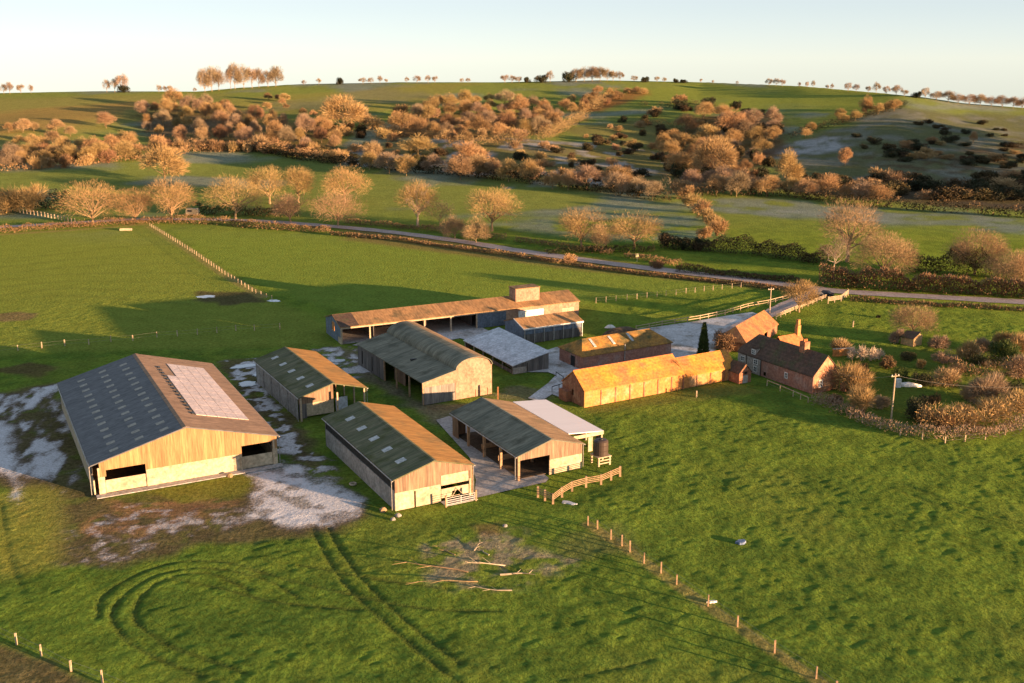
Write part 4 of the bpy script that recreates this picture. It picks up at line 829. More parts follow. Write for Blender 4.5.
# garden
for i, (px, py, hp, wp, m, lab, leafy) in enumerate([
    (862, 417, 40, 34, 'twig_gold', 'tall fan shaped golden shrub at the corner of the house garden', False),
    (852, 392, 26, 36, 'twig_gold', 'olive gold shrub right of the house gable', False),
    (886, 369, 13, 16, 'leaf_red', 'small round reddish bush on the garden lawn', True),
    (840, 353, 14, 17, 'twig_pink', 'small pinkish shrub beside the garden wall', False),
    (900, 382, 15, 18, 'leaf_green', 'bright yellow green shrub beside the white sheet', True),
    (923, 386, 12, 22, 'leaf_dark', 'dark shrub right of the yellow green shrub', True),
    (945, 362, 9, 22, 'twig_grey', 'low greyish shrub in the middle of the garden', False),
    (948, 386, 17, 28, 'twig_pink', 'pale spreading bare shrub right of the dark shrub', False),
    (967, 360, 19, 20, 'twig_gold', 'upright golden shrub in the upper garden', False),
    (938, 348, 11, 20, 'twig_grey', 'thin grey shrub right of the stone shed', False),
    (897, 343, 13, 12, 'twig_grey', 'thin grey shrub left of the stone shed', False),
    (918, 420, 22, 32, 'leaf_dark', 'large dark rounded evergreen bush by the wooden pole', True),
    (990, 404, 30, 36, 'twig_grey', 'tall pale bare shrub above the lower garden hedge', False),
    (1008, 366, 28, 36, 'leaf_green', 'olive green tree like shrub near the right edge', True),
    (1020, 378, 22, 26, 'twig_grey', 'brown shrub in front of the olive green one', False),
    (985, 366, 10, 30, 'leaf_gorse', 'low brown shrub left of the olive green one', True),
    (922, 369, 9, 9, 'twig_gold', 'tiny golden shrub above the white sheet', False),
    (756, 340, 14, 10, 'leaf_red', 'red ivy bush climbing the tiled barn end', True),
    (878, 318, 2.5, 4, 'leaf_dark', 'tiny dark bush out on the grass beyond the garden', True)]):
    shrub('shrub', px, py, hp * (1.12 if i else .95), wp * (1.15 if i else .85), m, lab, 50 + i, n=1300 if i < 1 else 3200 if hp > 20 else 1900, leafy=leafy, cat='shrub')
shrub('ivy_bush', 724, 349, 20, 34, 'leaf_red', 'dense brown ivy mound over the left end of tiled barn', 90, cat='ivy', leafy=True, n=2600)
for i, (px, hp) in enumerate([(852, 14), (861, 18), (871, 17), (879, 13)]):
    shrub('plume_grass', px, 362 - abs(i - 1.5), hp, 10, 'plume', f'pale plume grass clump, {order(i, 4)} of four beside the lawn', 95 + i, cat='plume grass', group='pale plume grass clumps in the garden', n=420)
hedge('hedge', [(812, 402), (840, 412), (866, 424), (900, 434), (945, 441), (985, 437), (1030, 428)], 1.9, 2.6, 'twig_grey', 'low brown bramble hedge along the bottom of the garden', 80, .6, .12, 20)
hedge('hedge', [(915, 428), (950, 433), (990, 428), (1030, 418)], 5.2, 5.0, 'twig_gold', 'taller golden brown hedge behind the bramble hedge', 90, .9, .13, 21)
hedge('hedge', [(955, 376), (1000, 378), (1030, 380)], 3.8, 4, 'twig_rust', 'rusty hedge across the upper right of the garden', 70, .7, .13, 22)
hedge('hedge', [(958, 362), (1000, 366), (1030, 370)], 2.2, 3, 'twig_pink', 'pale low hedge behind the rusty garden hedge', 60, .6, .12, 23)
for i, (px, py, hp, wp, m, lab, leafy) in enumerate([
    (940, 428, 18, 32, 'twig_rust', 'rusty shrub in lower garden hedge, right of the evergreen bush', False), (966, 426, 21, 34, 'twig_gold', 'golden shrub in the lower garden hedge, middle of it', False),
    (994, 420, 22, 36, 'twig_rust', 'large rusty shrub in the lower garden hedge near its right end', False), (1019, 412, 23, 34, 'twig_gold', 'golden shrub at the right end of lower garden hedge', False),
    (836, 403, 11, 22, 'leaf_red', 'low red brown shrub between house corner and fan shaped shrub', True), (1003, 350, 20, 26, 'twig_gold', 'golden shrub at the top right of the garden', False),
    (984, 351, 13, 22, 'twig_grey', 'grey bare shrub left of the top right golden one', False), (1021, 354, 27, 28, 'twig_rust', 'tall rusty shrub at the upper right edge of garden', False),
    (879, 408, 11, 20, 'twig_grey', 'small grey shrub left of the garden power pole', False), (932, 404, 10, 24, 'leaf_gorse', 'low dark brown shrub on the lawn below white sheet', True),
    (968, 398, 13, 24, 'twig_pink', 'pale bare shrub left of the tall pale one', False), (860, 372, 9, 18, 'leaf_gorse', 'dark low shrub below the plume grass', True),
    (906, 360, 9, 20, 'leaf_gorse', 'low brown bush at the middle of the upper lawn', True), (1012, 393, 13, 28, 'leaf_dark', 'dark evergreen shrub right of the tall pale one', True),
    (955, 372, 9, 26, 'twig_rust', 'low rusty shrub left end of upper garden hedge', False)]):
    shrub('shrub', px, py, hp, wp, m, lab, 150 + i, n=2200, leafy=leafy)
# narrow conifer
p = P(703, 356); s = mpp(p); hh = 33 * s
t = thing('conifer', 'narrow dark conifer standing in the pale yard', 'tree', p)
k = MB(); k.tube((0, 0, 0), (0, 0, hh * .9), .14, .03); k.build('trunk', M['bark'], t)
g = np.random.default_rng(5); n = 3000; z = g.uniform(.02, 1, n) ** 1.25; a = g.uniform(0, 6.28, n); r_ = (1 - z) ** .75 * 1.15 * np.sqrt(g.uniform(.1, 1, n)) + .08
pos = np.stack([np.cos(a) * r_, np.sin(a) * r_, z * hh], 1)
o = bpy.data.objects.new('crown', tri_mesh('crown', tris(pos, np.stack([np.cos(a) * .4, np.sin(a) * .4, np.full(n, .9)], 1) + g.normal(size=(n, 3)) * .3, .5, .2, g), M['leaf_green'])); C.objects.link(o); o.parent = t
# ------------------------------------------------------------------ fences, poles, small things
def fence(label, pts, step, hp=1.25, m='pale_post', r=.075, rails=0, wires=2, exact=False, wm='wire', name='fence', wr=.012, pr=None, rt=.14):
    W_ = [P(*q) for q in pts]; o = W_[0]; t = thing(name, label, 'fence', o)
    Q = []
    for a, b in zip(W_[:-1], W_[1:]):
        n = 1 if exact else max(1, round(np.linalg.norm(b - a) / step))
        Q += [a + (b - a) * i / n for i in range(n)]
    Q.append(W_[-1]); Q = [np.array([q[0], q[1], float(terrain(q[0], q[1]))]) for q in Q]
    for i, q in enumerate(Q[:100]):
        d = q - o; hh = hp * random.uniform(.92, 1.08); k = MB()
        k.hexa([(d[0] - r, d[1] - r, d[2] - .2), (d[0] + r, d[1] - r, d[2] - .2), (d[0] + r, d[1] + r, d[2] - .2), (d[0] - r, d[1] + r, d[2] - .2)],
               [(d[0] - r * .9 + random.uniform(-.05, .05), d[1] - r * .9, d[2] + hh), (d[0] + r * .9, d[1] - r * .9, d[2] + hh), (d[0] + r * .9, d[1] + r * .9, d[2] + hh), (d[0] - r * .9, d[1] + r * .9, d[2] + hh)])
        k.build('post', M[m], t)
    for j in range(rails):
        k = MB(); z = hp * (.35 + .5 * j / max(1, rails - 1)) if rails > 1 else hp * .85
        for a, b in zip(Q[:-1], Q[1:]):
            a = a - o; b = b - o; d = b - a; nn = np.array([-d[1], d[0], 0]); nn = nn / np.linalg.norm(nn) * .03 + 0
            k.hexa([a - nn + [0, 0, z], b - nn + [0, 0, z], b + nn + [0, 0, z], a + nn + [0, 0, z]], [a - nn + [0, 0, z + rt], b - nn + [0, 0, z + rt], b + nn + [0, 0, z + rt], a + nn + [0, 0, z + rt]])
        k.build('rail', M[pr or m], t)
    for j in range(wires):
        k = MB(); z = hp * (.4 + .5 * j / max(1, wires - 1))
        for a, b in zip(Q[:-1], Q[1:]): k.tube(a - o + [0, 0, z], b - o + [0, 0, z], wr, n=3)
        k.build('wire', M[wm], t)
    return t
fence('post and wire fence running from the barn gate to the bottom edge', [(588, 525.5), (597.5, 530), (611, 539), (622, 545.6), (630, 552), (644, 563), (661, 573.7), (676.6, 585), (708, 606), (737.5, 626.5), (774.5, 653), (816, 679), (836, 694)], 4, 1.35, 'post', .085, exact=True)
fence('short post and wire fence in the bottom left corner', [(-16, 630), (17, 646), (41.5, 657.5), (71.5, 672), (102.5, 683), (134, 697)], 4, 1.3, 'pale_post', .08, exact=True)
fence('post and wire fence across the shaded left field behind the biggest barn', [(-8, 354), (18, 351), (42, 348.5), (65, 346), (89, 345), (111, 342), (133, 341), (157, 337.5), (177.5, 336.5), (197.5, 335), (217, 333), (236, 331), (254.5, 330.5), (280, 329)], 4, 1.3, 'pale_post', .085, exact=True)
fence('wire fence over a strip of pale grass dividing the left fields', [(150, 226), (190, 251), (222, 273), (256, 294), (272, 300)], 3.2, 1.2, 'pale_post', .07)
fence('pale post fence across the green meadow behind the sheds', [(596, 303), (606, 302), (616, 301), (627, 300.2), (637, 299), (647, 298), (657, 297), (666, 296), (676, 295), (686, 293.5), (695, 292.5), (704, 291.5), (713, 290.5), (722, 289.5), (732, 288.5), (741, 287.5), (754, 286)], 3, 1.4, 'pale_post', .07, exact=True)
fence('pale railed fence curving along the farm yard and drive', [(636, 331), (662, 326), (700, 320), (725, 315), (748, 308), (768, 304.5), (790, 299), (806, 295)], 3.2, 1.15, 'pale_post', .08, rails=2, wires=0)
fence('pale railed fence on the garden side of the drive', [(776, 319), (790, 313), (808, 306), (826, 299)], 2.8, 1.2, 'pale_post', .08, rails=3, wires=0)
fence('broad pale gate fence beside the drive junction', [(828, 303.5), (841, 301.5), (848, 296)], 2., 1.7, 'pale_post', .09, rails=4, wires=0)
fence('white post and rail fence in front of the farmhouse', [(767, 385.5), (780, 391), (793, 396.5), (808, 403)], 2.6, 1.1, 'pale_post', .07, rails=1, wires=1)
fence('post and wire fence below the garden bramble hedge', [(850, 419), (862, 424), (880, 430), (900, 436), (922, 440), (945, 444), (965, 442), (985, 440), (1005, 435), (1030, 430)], 4.5, 1.2, 'pale_post', .075)
fence('fence of close pale posts at the far left paddock', [(-6, 210), (20, 213), (45, 217), (75, 223)], 2.6, 1.7, 'pale_post', .15)
fence('small railed pen fence of timber and pipes by open sided barn', [(538, 497), (545, 500.5), (553, 504), (562, 497), (572, 491), (586, 487), (601, 484.5), (611, 480), (620, 476)], 3., 1.5, 'post', .15, rails=4, wires=0, exact=True, pr='post', rt=.09)
fence('low dark railing in the yard beside the golden barn end', [(556, 377), (563, 382), (566, 388), (552, 392)], 2.4, 1.1, 'black', .06, rails=1, wires=0)
k = MB(); a = P(589, 371); 
t = thing('metal_gate', 'white tubular gate standing in front of mossy shed doorway', 'gate', (*at(447, 507)[:2], 0), R(-28.3 + 57))
for z in (.3, .6, .9, 1.2): k.tube((0, 0, z), (4.2, 0, z), .03, n=5)
for x in (0, 2.1, 4.2): k.tube((x, 0, .1), (x, 0, 1.25), .035, n=5)
k.build('gate_bars', M['white'], t)
part_box('gate_post', M['post'], t, -.25, -.1, 0, -.05, .1, 1.6); part_box('gate_post', M['post'], t, 4.25, -.1, 0, 4.45, .1, 1.6)
def pole(px, py, top, label, arm=True):
    p = P(px, py); h = (py - top) * mpp(p) * 1.03; t = thing('power_pole', label, 'pole', p, R(20))
    k = MB(); k.tube((0, 0, -.3), (0, 0, h), .15, .11, 8); k.build('shaft', M['pale_post'], t)
    if arm: part_box('cross_arm', M['pale_post'], t, -.8, -.06, h - .5, .8, .06, h - .36)
    for x in (-.65, .65): part_box('insulator', M['white'], t, x - .05, -.05, h - .359, x + .05, .05, h - .15)
    return p + [0, 0, h - .3]
e1 = pole(891, 421, 373, 'wooden power pole standing in the garden near the evergreen bush')
e2 = pole(769.5, 314, 288, 'slim wooden power pole between tiled barn and drive')
def cable(a, b, label, sag=1.2):
    k = MB(); n = 14; pts = [a + (b - a) * i / n - np.array([0, 0, sag * 4 * (i / n) * (1 - i / n)]) for i in range(n + 1)]
    for u, v in zip(pts[:-1], pts[1:]): k.tube(u - a, v - a, .022, n=3)
    o = k.build('power_cable', M['wire']); o.location = tuple(a); tag(o, label, 'cable')
cable(e1, at(1060, 384, 7.5), 'thin power cable from garden pole to the right edge')
cable(e1, np.array([56., 186., 4.2]), 'thin power cable from garden pole to the farmhouse')
# pale box on the garden pole
tag(part_box('meter_box', M['white'], None, 0, 0, 0, .9, .6, 1.6), 'white box standing by the foot of garden power pole', 'box').location = tuple(P(896, 388))
k = MB(); n = 14
k.add([(math.cos(6.283 * i / n) * (2.2 + .4 * math.sin(3 * i)), math.sin(6.283 * i / n) * (.9 + .2 * math.cos(2 * i)), z) for z in (.0, .35) for i in range(n)] + [(0, 0, .75)], [(i, (i + 1) % n, n + (i + 1) % n, n + i) for i in range(n)] + [(n + i, n + (i + 1) % n, 2 * n) for i in range(n)])
o = k.build('ground_sheet', M['white'], smooth=True); o.location = tuple(P(908, 386)); o.rotation_euler[2] = R(-12); tag(o, 'white sheet laid over a low heap on the garden lawn', 'sheet')
# stone shed
t = thing('stone_shed', 'small broken sand coloured stone shed under the leaning pinkish tree', 'shed', P(913, 347), R(35))
k = MB(); k.wall((0, 0), (2.9, 0), [(0, 1.6), (1.6, 2.7), (2.9, 2.1)], (), .3); k.wall((2.9, .31), (2.9, 3.), [(0, 2.1), (2.69, 1.7)], (), .3); k.wall((0, 3.), (0, .31), [(0, 1.3), (2.69, 1.6)], (), .3); k.build('wall', M['stone'], t)
k = MB(); k.hexa([(-.3, -.2, 1.7), (2.0, -.2, 2.85), (2.0, 3.2, 2.5), (-.3, 3.2, 1.5)], [(-.3, -.2, 1.82), (2.0, -.2, 2.97), (2.0, 3.2, 2.62), (-.3, 3.2, 1.62)]); k.build('roof', M['tile_dark'], t)
# caravan behind the golden trees
t = thing('caravan', 'small pale caravan parked behind the lane hedge among golden trees', 'caravan', P(193, 215.5), R(-12))
k = MB(); k.extrude([(-2.4, .5), (2.1, .5), (2.4, 1.3), (2.1, 2.7), (-2.1, 2.7), (-2.45, 1.5)], -1.05, 1.05); k.build('body', M['cream'], t)
part_box('window', M['glass'], t, -1.6, -1.09, 1.5, .2, -1.051, 2.2); part_box('door', M['cream'], t, .7, -1.085, .6, 1.4, -1.051, 2.4)
for y in (-.9, .9):
    k = MB(); k.tube((-.2, y - .1, .34), (-.2, y + .1, .34), .34, n=14); k.build('wheel', M['tyre'], t)
k = MB(); k.tube((2.1, 0, .55), (3.4, 0, .5), .05); k.build('hitch', M['steel'], t)
# dark car by the junction
def car(px, py, rz, label):
    t = thing('parked_car', label, 'car', P(px, py), rz)
    prof = [(-2.05, .32), (-2.1, .75), (-1.9, .98), (-1.35, 1.04), (-.75, 1.46), (.75, 1.48), (1.35, 1.02), (1.95, .92), (2.12, .7), (2.08, .32)]
    k = MB()
    k.add([(x, y * (.86 if z > 1.2 else 1), z) for y in (-.88, .88) for x, z in prof], [(i, (i + 1) % 10, 10 + (i + 1) % 10, 10 + i) for i in range(10)] + [tuple(range(10))[::-1], tuple(range(10, 20))])
    k.build('body', M['car'], t)
    for s in (-1, 1):
        k = MB(); k.hexa([(-1.2, s * .885, 1.04), (1.2, s * .885, 1.04), (1.2, s * .87, 1.04), (-1.2, s * .87, 1.04)], [(-.75, s * .79, 1.42), (.72, s * .79, 1.42), (.72, s * .76, 1.42), (-.75, s * .76, 1.42)]); k.build('window', M['glass'], t)
        for x in (-1.3, 1.3):
            k = MB(); k.tube((x, s * .92, .33), (x, s * .70, .33), .33, n=14); w = k.build('wheel', M['tyre'], t)
            k = MB(); k.tube((x, s * .93, .33), (x, s * .921, .33), .2, n=12); k.build('rim', M['steel'], w)
        part_box('headlight', M['white'], t, 2.08, s * .6 - .2, .62, 2.14, s * .6 + .2, .78)
car(817, 298, R(200), 'dark car parked by the railings at the drive junction')
car(825, 296.5, R(150), 'dark car stopped beside the pale gate at the drive end')
# trough and frozen water in the left field
t = thing('water_trough', 'pale stone trough by the top hedge of the left field', 'trough', P(126, 230.5), R(8))
k = MB(); k.wall((-2, -.5), (2, -.5), [(0, .7), (4, .7)], (), .12); k.wall((2, .5), (-2, .5), [(0, .7), (4, .7)], (), .12); k.wall((2, -.38), (2, .38), [(0, .7), (.76, .7)], (), .12); k.wall((-2, .38), (-2, -.38), [(0, .7), (.76, .7)], (), .12); k.build('basin', M['cream'], t)
part_box('ice', M['water'], t, -1.87, -.37, .3, 1.87, .37, .6)
def flat_blob(name, px, py, w, d, m, label, cat, rz=0., z=.06, kind=None, seed=0, h=.02):
    g = random.Random(seed + int(px)); n = 18; k = MB(); r_ = [g.uniform(.7, 1.15) for _ in range(n)]; p = P(px, py)
    for zz, f in ((-.05, 1.04), (h, 1.0)): pass
    k.add([(math.cos(6.283 * i / n) * w / 2 * r_[i] * f, math.sin(6.283 * i / n) * d / 2 * r_[i] * f, zz) for zz, f in ((-.1, 1.05), (h, 1.)) for i in range(n)], [(i, (i + 1) % n, n + (i + 1) % n, n + i) for i in range(n)] + [tuple(range(n, 2 * n)), tuple(range(n))[::-1]])
    o = k.build(name, M[m]); o.location = (p[0], p[1], p[2] + z); o.rotation_euler[2] = rz; return tag(o, label, cat, None, kind)
flat_blob('puddle', 206, 297, 5.2, 3.2, 'water', 'white frozen puddle in the dark corner of the left field', 'puddle', kind='structure')
flat_blob('puddle', 274, 301, 3.4, 2.6, 'water', 'small frozen puddle by the dividing fence', 'puddle', kind='structure')
for i, (px, py, w, d) in enumerate([(245, 366.5, 5., 2.2), (248, 384, 3.2, 3.6), (258, 375, 2., 2.), (338, 361, 3., 2.)]):
    flat_blob('puddle', px, py, w, d, 'water', 'frozen puddle beside the barns', 'puddle', .5, kind='structure', seed=i)
flat_blob('plastic_sheet', 741, 543.5, 1.5, .9, 'blue_tarp', 'crumpled blue plastic sheet lying out on the right field', 'plastic sheet', .3, .1, h=.18)
flat_blob('plastic_sheet', 569, 504, 2.2, .9, 'blue_roof', 'grey blue sheet on the grass beside the pipe pen', 'plastic sheet', -.5, .08, h=.08)
flat_blob('plastic_sheet', 712, 603, 1.2, .4, 'white', 'small white scrap under the long diagonal fence', 'plastic sheet', .2, .1, h=.1)
for i, (px, py, w, d, lab) in enumerate([(610, 327.5, 2.6, 1.6, 'white topped heap in the yard behind hipped outbuilding'), (622, 334, 9, 3.5, 'dark low heap in the yard behind hipped outbuilding')]):
    k = MB(); n = 16; p = P(px, py); hh = .6 if i == 0 else 1.6
    k.add([(math.cos(6.283 * j / n) * w / 2 * f * random.uniform(.85, 1.1), math.sin(6.283 * j / n) * d / 2 * f, z) for f, z in ((1, 0), (.8, hh * .5), (.45, hh * .9)) for j in range(n)] + [(0, 0, hh)],
          [(a * n + j, a * n + (j + 1) % n, a * n + n + (j + 1) % n, a * n + n + j) for a in (0, 1) for j in range(n)] + [(2 * n + j, 2 * n + (j + 1) % n, 3 * n) for j in range(n)])
    o = k.build('yard_heap', M['white' if i == 0 else 'straw'], smooth=True); o.location = tuple(p); o.rotation_euler[2] = R(20); tag(o, lab, 'heap')
# fallen branches in the trampled corner
BR = [(505, 567, 5.5, 200, 'upright forked pale branch'), (468, 573, 9, 172, 'longest rusty branch, lying flat'), (478, 583, 8, 176, 'rusty flat branch, nearest the camera'), (455, 556, 3.5, 150, 'short brown branch, furthest left'),
      (489, 556, 3, 140, 'thin grey branch, topmost'), (474, 552, 2.4, 60, 'small grey branch'), (512, 592, 5, 178, 'bleached grey branch, lowest right'), (500, 576, 4, 15, 'stout grey log')]
for i, (px, py, ln, az, lab) in enumerate(BR):
    k = MB(); g = random.Random(i); r0 = .085 if 'log' not in lab else .15; up = .35 if 'forked' in lab else .04
    pts = [np.array([0, 0, .12])]; d = np.array([1., 0, up])
    for j in range(6): d = d + np.array([0, g.uniform(-.25, .25), g.uniform(-.05, .05)]); pts.append(np.maximum(pts[-1] + d * ln / 6, [-9, -9, .08]))
    for j in range(6): k.tube(pts[j], pts[j + 1], r0 * (1 - j / 7), r0 * (1 - (j + 1) / 7), 6)
    for j in (2, 3, 4, 5):
        s = 1 if j % 2 else -1; k.tube(pts[j], pts[j] + np.array([ln * .16, s * ln * .14, .1 + up * ln * .3]), r0 * .5, r0 * .12, 5)
    o = k.build('fallen_branch', M['bark' if 'rusty' in lab or 'brown' in lab else 'bark_pale'], weld=False); o.location = tuple(P(px, py)); o.rotation_euler[2] = R(az)
    tag(o, lab + ' of the brushwood on the trampled grass', 'branch', 'fallen branches on the trampled grass')
# tyre and scraps beside the sheds
for i, (px, py, lab) in enumerate([(353, 485, 'worn pale tyre lying beside the concrete wall of mossy shed')]):
    k = MB(); n = 16; m_ = 8; vs = []; fs = []
    for a in range(n):
        for b_ in range(m_):
            rr = .42 + .14 * math.cos(6.283 * b_ / m_); vs.append((rr * math.cos(6.283 * a / n), rr * math.sin(6.283 * a / n), .16 + .14 * math.sin(6.283 * b_ / m_)))
            fs.append((a * m_ + b_, ((a + 1) % n) * m_ + b_, ((a + 1) % n) * m_ + (b_ + 1) % m_, a * m_ + (b_ + 1) % m_))
    k.add(vs, fs); o = k.build('tyre', M['bark_pale'], smooth=True); o.location = tuple(P(px, py)); tag(o, lab, 'tyre')
for i, (px, py, s_, lab) in enumerate([(383, 511, .8, 'rusty brown rubble heap at the near corner of mossy shed'), (398, 516, .6, 'small grey stone by the mossy shed corner'), (505, 527, .5, 'small grey stone on grass below the pipe pen'), (393, 520, .5, 'flat grey stone nearest the tyre tracks'), (230, 476, .7, 'low dark brown heap at the middle of the golden gable')]):
    k = MB(); g = np.random.default_rng(i); d = sph(g, 1)
    n = 10; k.add([(math.cos(6.283 * j / n) * s_ * .7 * f * g.uniform(.7, 1.2), math.sin(6.283 * j / n) * s_ * .7 * f * g.uniform(.8, 1.2), z * s_) for f, z in ((1, -.1), (.85, .3), (.4, .55)) for j in range(n)] + [(0, 0, s_ * .6)],
                [(a * n + j, a * n + (j + 1) % n, a * n + n + (j + 1) % n, a * n + n + j) for a in (0, 1) for j in range(n)] + [(2 * n + j, 2 * n + (j + 1) % n, 3 * n) for j in range(n)])
    o = k.build('stone' if 'stone' in lab else 'rubble_heap', M['concrete' if 'stone' in lab else 'bark']); o.location = tuple(P(px, py)); tag(o, lab, 'stone' if 'stone' in lab else 'heap')
# road sign
t = thing('road_sign', 'small pale road sign on a post by the lane', 'sign', P(637, 262), R(15))
k = MB(); k.tube((0, 0, 0), (0, 0, 2.4), .05); k.build('post', M['steel'], t); part_box('sign_plate', mat('pale_sign', (.55, .5, .28), None), t, -.45, -.09, 1.5, .45, -.051, 2.5)
t = thing('marker_post', 'single stout post in the grass below the golden barn wall', 'post', P(696.5, 397.5)); post(t, 0, 0, 1.2, 'pale_post', .1, 'shaft')
t = thing('marker_post', 'single post standing alone in the meadow above the garden', 'post', P(853, 327)); post(t, 0, 0, 1.4, 'pale_post', .12, 'shaft')
t = thing('marker_post', 'red brown post at the corner of the arched barn', 'post', P(498, 399.5)); post(t, 0, 0, 2.3, 'tile_red', .14, 'shaft')
t = thing('garden_wall', 'low pale wall behind the house gable', 'wall', P(833, 357), R(12)); part_box('coping', M['render'], t, 0, 0, 1.5, 4.5, .4, 1.65); part_box('masonry', M['brick_gold'], t, .05, .05, 0, 4.45, .35, 1.5)

# ------------------------------------------------------------------ the ground, painted by what grows or lies on it
def axis(lo, hi, step, far_lo, far_hi, gr):
    a = list(np.arange(lo, hi, step)); s = step; x = hi
    while x < far_hi: a.append(x); s *= gr; x += s
    s = step * gr; x = lo - s; b_ = []
    while x > far_lo: b_.append(x); s *= gr; x -= s
    return np.array(b_[::-1] + a)
gx = axis(-104, 104, .37, -1500, 1500, 1.032); gy = axis(86, 232, .37, 40, 2000, 1.016)
X, Y = np.meshgrid(gx, gy); sh = X.shape; X = X.ravel(); Y = Y.ravel()
def smooth(e0, e1, v): t = np.clip((v - e0) / (e1 - e0), 0, 1); return t * t * (3 - 2 * t)
def polymask(pts, soft, wob=0., ws=6., seed=1, world=False):
    W_ = np.array([q if world else P(*q)[:2] for q in pts], float); pad = soft + wob + 1; out = np.zeros(len(X))
    idx = np.nonzero((X > W_[:, 0].min() - pad) & (X < W_[:, 0].max() + pad) & (Y > W_[:, 1].min() - pad) & (Y < W_[:, 1].max() + pad))[0]
    x = X[idx]; y = Y[idx]; ins = np.zeros(len(idx), bool); dist = np.full(len(idx), 1e9); j = len(W_) - 1
    for i in range(len(W_)):
        a = W_[j]; b_ = W_[i]
        c = ((b_[1] > y) != (a[1] > y)) & (x < (a[0] - b_[0]) * (y - b_[1]) / (a[1] - b_[1] + 1e-12) + b_[0]); ins ^= c
        d = b_ - a; t = np.clip(((x - a[0]) * d[0] + (y - a[1]) * d[1]) / (d @ d + 1e-9), 0, 1)
        dist = np.minimum(dist, np.hypot(x - a[0] - d[0] * t, y - a[1] - d[1] * t)); j = i
    sd = np.where(ins, dist, -dist)
    if wob: sd = sd + (fbm(x, y, ws, seed, 4) - .5) * 2 * wob
    out[idx] = smooth(-soft / 2, soft / 2, sd); return out
def linemask(pts, w, soft=.25, world=False, wob=0.):
    W_ = np.array([q if world else P(*q)[:2] for q in pts], float); pad = w + soft + 2; out = np.zeros(len(X))
    idx = np.nonzero((X > W_[:, 0].min() - pad) & (X < W_[:, 0].max() + pad) & (Y > W_[:, 1].min() - pad) & (Y < W_[:, 1].max() + pad))[0]
    x = X[idx]; y = Y[idx]; dist = np.full(len(idx), 1e9)
    for a, b_ in zip(W_[:-1], W_[1:]):
        d = b_ - a; t = np.clip(((x - a[0]) * d[0] + (y - a[1]) * d[1]) / (d @ d + 1e-9), 0, 1); dist = np.minimum(dist, np.hypot(x - a[0] - d[0] * t, y - a[1] - d[1] * t))
    if wob: dist = dist + (fbm(x, y, 4, 3) - .5) * wob
    out[idx] = 1 - smooth(w / 2, w / 2 + soft, dist); return out
def spline(pts, n=12):
    W_ = [P(*q)[:2] for q in pts]; W_ = [2 * W_[0] - W_[1]] + W_ + [2 * W_[-1] - W_[-2]]; o = []
    for i in range(1, len(W_) - 2):
        p0, p1, p2, p3 = W_[i - 1:i + 3]
        for t in np.linspace(0, 1, n, endpoint=False): o.append(.5 * (2 * p1 + (p2 - p0) * t + (2 * p0 - 5 * p1 + 4 * p2 - p3) * t * t + (3 * p1 - p0 - 3 * p2 + p3) * t ** 3))
    return o + [W_[-2]]
G1, G2, G3 = np.array([.105, .180, .028]), np.array([.050, .112, .022]), np.array([.17, .195, .04])
n1 = fbm(X, Y, 14, 1, 5); n2 = fbm(X, Y, 3.2, 2, 4); n3 = fbm(X, Y, 60, 4, 4)
col = G2 + (G1 - G2) * smooth(.3, .7, n2)[:, None]
col = col + (G3 - col) * (smooth(.52, .75, n1) * .35)[:, None]
rough = np.ones(len(X)); tuft = np.ones(len(X)); bare = np.zeros(len(X))
def paint(m, c, k=1.): 
    global col
    col = col + (np.array(c) - col) * (m * k)[:, None]
frost = np.zeros(len(X))
def rime(m, k=1.):
    global frost
    frost = np.maximum(frost, m * k); paint(smooth(.0, .5, m), (.20, .165, .14), .75)
FROST = (.46, .47, .50); MUD = (.125, .085, .058); DRY = (.27, .21, .085); OLIVE = (.155, .145, .05)
# fields
paint(polymask([(-60, 238), (150, 226), (250, 290), (330, 322), (330, 345), (60, 352), (-60, 360)], 6, 3), (.165, .205, .042), .85)
paint(polymask([(165, 228), (340, 236), (560, 264), (740, 285), (740, 292), (590, 300), (330, 310), (255, 285)], 5, 3), (.13, .20, .04), .75)
far = smooth(330, 440, Y)
paint(far, (.14, .175, .06), .8)
paint(far * smooth(.5, .7, fbm(X, Y, 45, 21, 5)), FROST, .30)
paint(polymask([(500, 225), (690, 215), (720, 240), (640, 245)], 20, 12, 30) * smooth(.4, .6, fbm(X, Y, 12, 49, 5)), FROST, .25)
paint(polymask([(-100, 100), (230, 94), (200, 112), (140, 120), (60, 140), (-100, 150)], 30, 20, 40), (.20, .18, .07), .85)
paint(polymask([(-40, 112), (60, 108), (150, 100), (120, 116), (30, 132), (-40, 138)], 30, 30, 30, 5), (.30, .175, .075), .75)
paint(polymask([(225, 100), (420, 84), (470, 84), (400, 110), (330, 118), (240, 110)], 20, 15, 30), (.20, .17, .06), .7)
paint(polymask([(610, 92), (700, 84), (860, 92), (930, 100), (840, 112), (720, 106), (640, 108)], 15, 6, 30), (.13, .175, .045), .9)
paint(polymask([(340, 150), (400, 140), (560, 142), (660, 150), (690, 188), (640, 196), (550, 184), (345, 166)], 20, 15, 25), (.15, .12, .06), .85)
paint(polymask([(340, 150), (400, 140), (560, 142), (660, 150), (690, 188), (640, 196), (550, 184), (345, 166)], 20, 30, 14, 8) * smooth(.52, .64, fbm(X, Y, 14, 31, 4)), FROST, .5)
paint(polymask([(395, 128), (440, 124), (470, 132), (500, 136), (470, 140), (400, 136)], 8, 6, 10), (.33, .17, .07), .8)
paint(polymask([(570, 112), (600, 96), (650, 90), (640, 98), (600, 112)], 10, 6, 14), (.24, .10, .05), .9)
paint(polymask([(560, 128), (640, 118), (700, 132), (680, 150), (600, 146)], 20, 14, 20), (.165, .145, .065), .85)
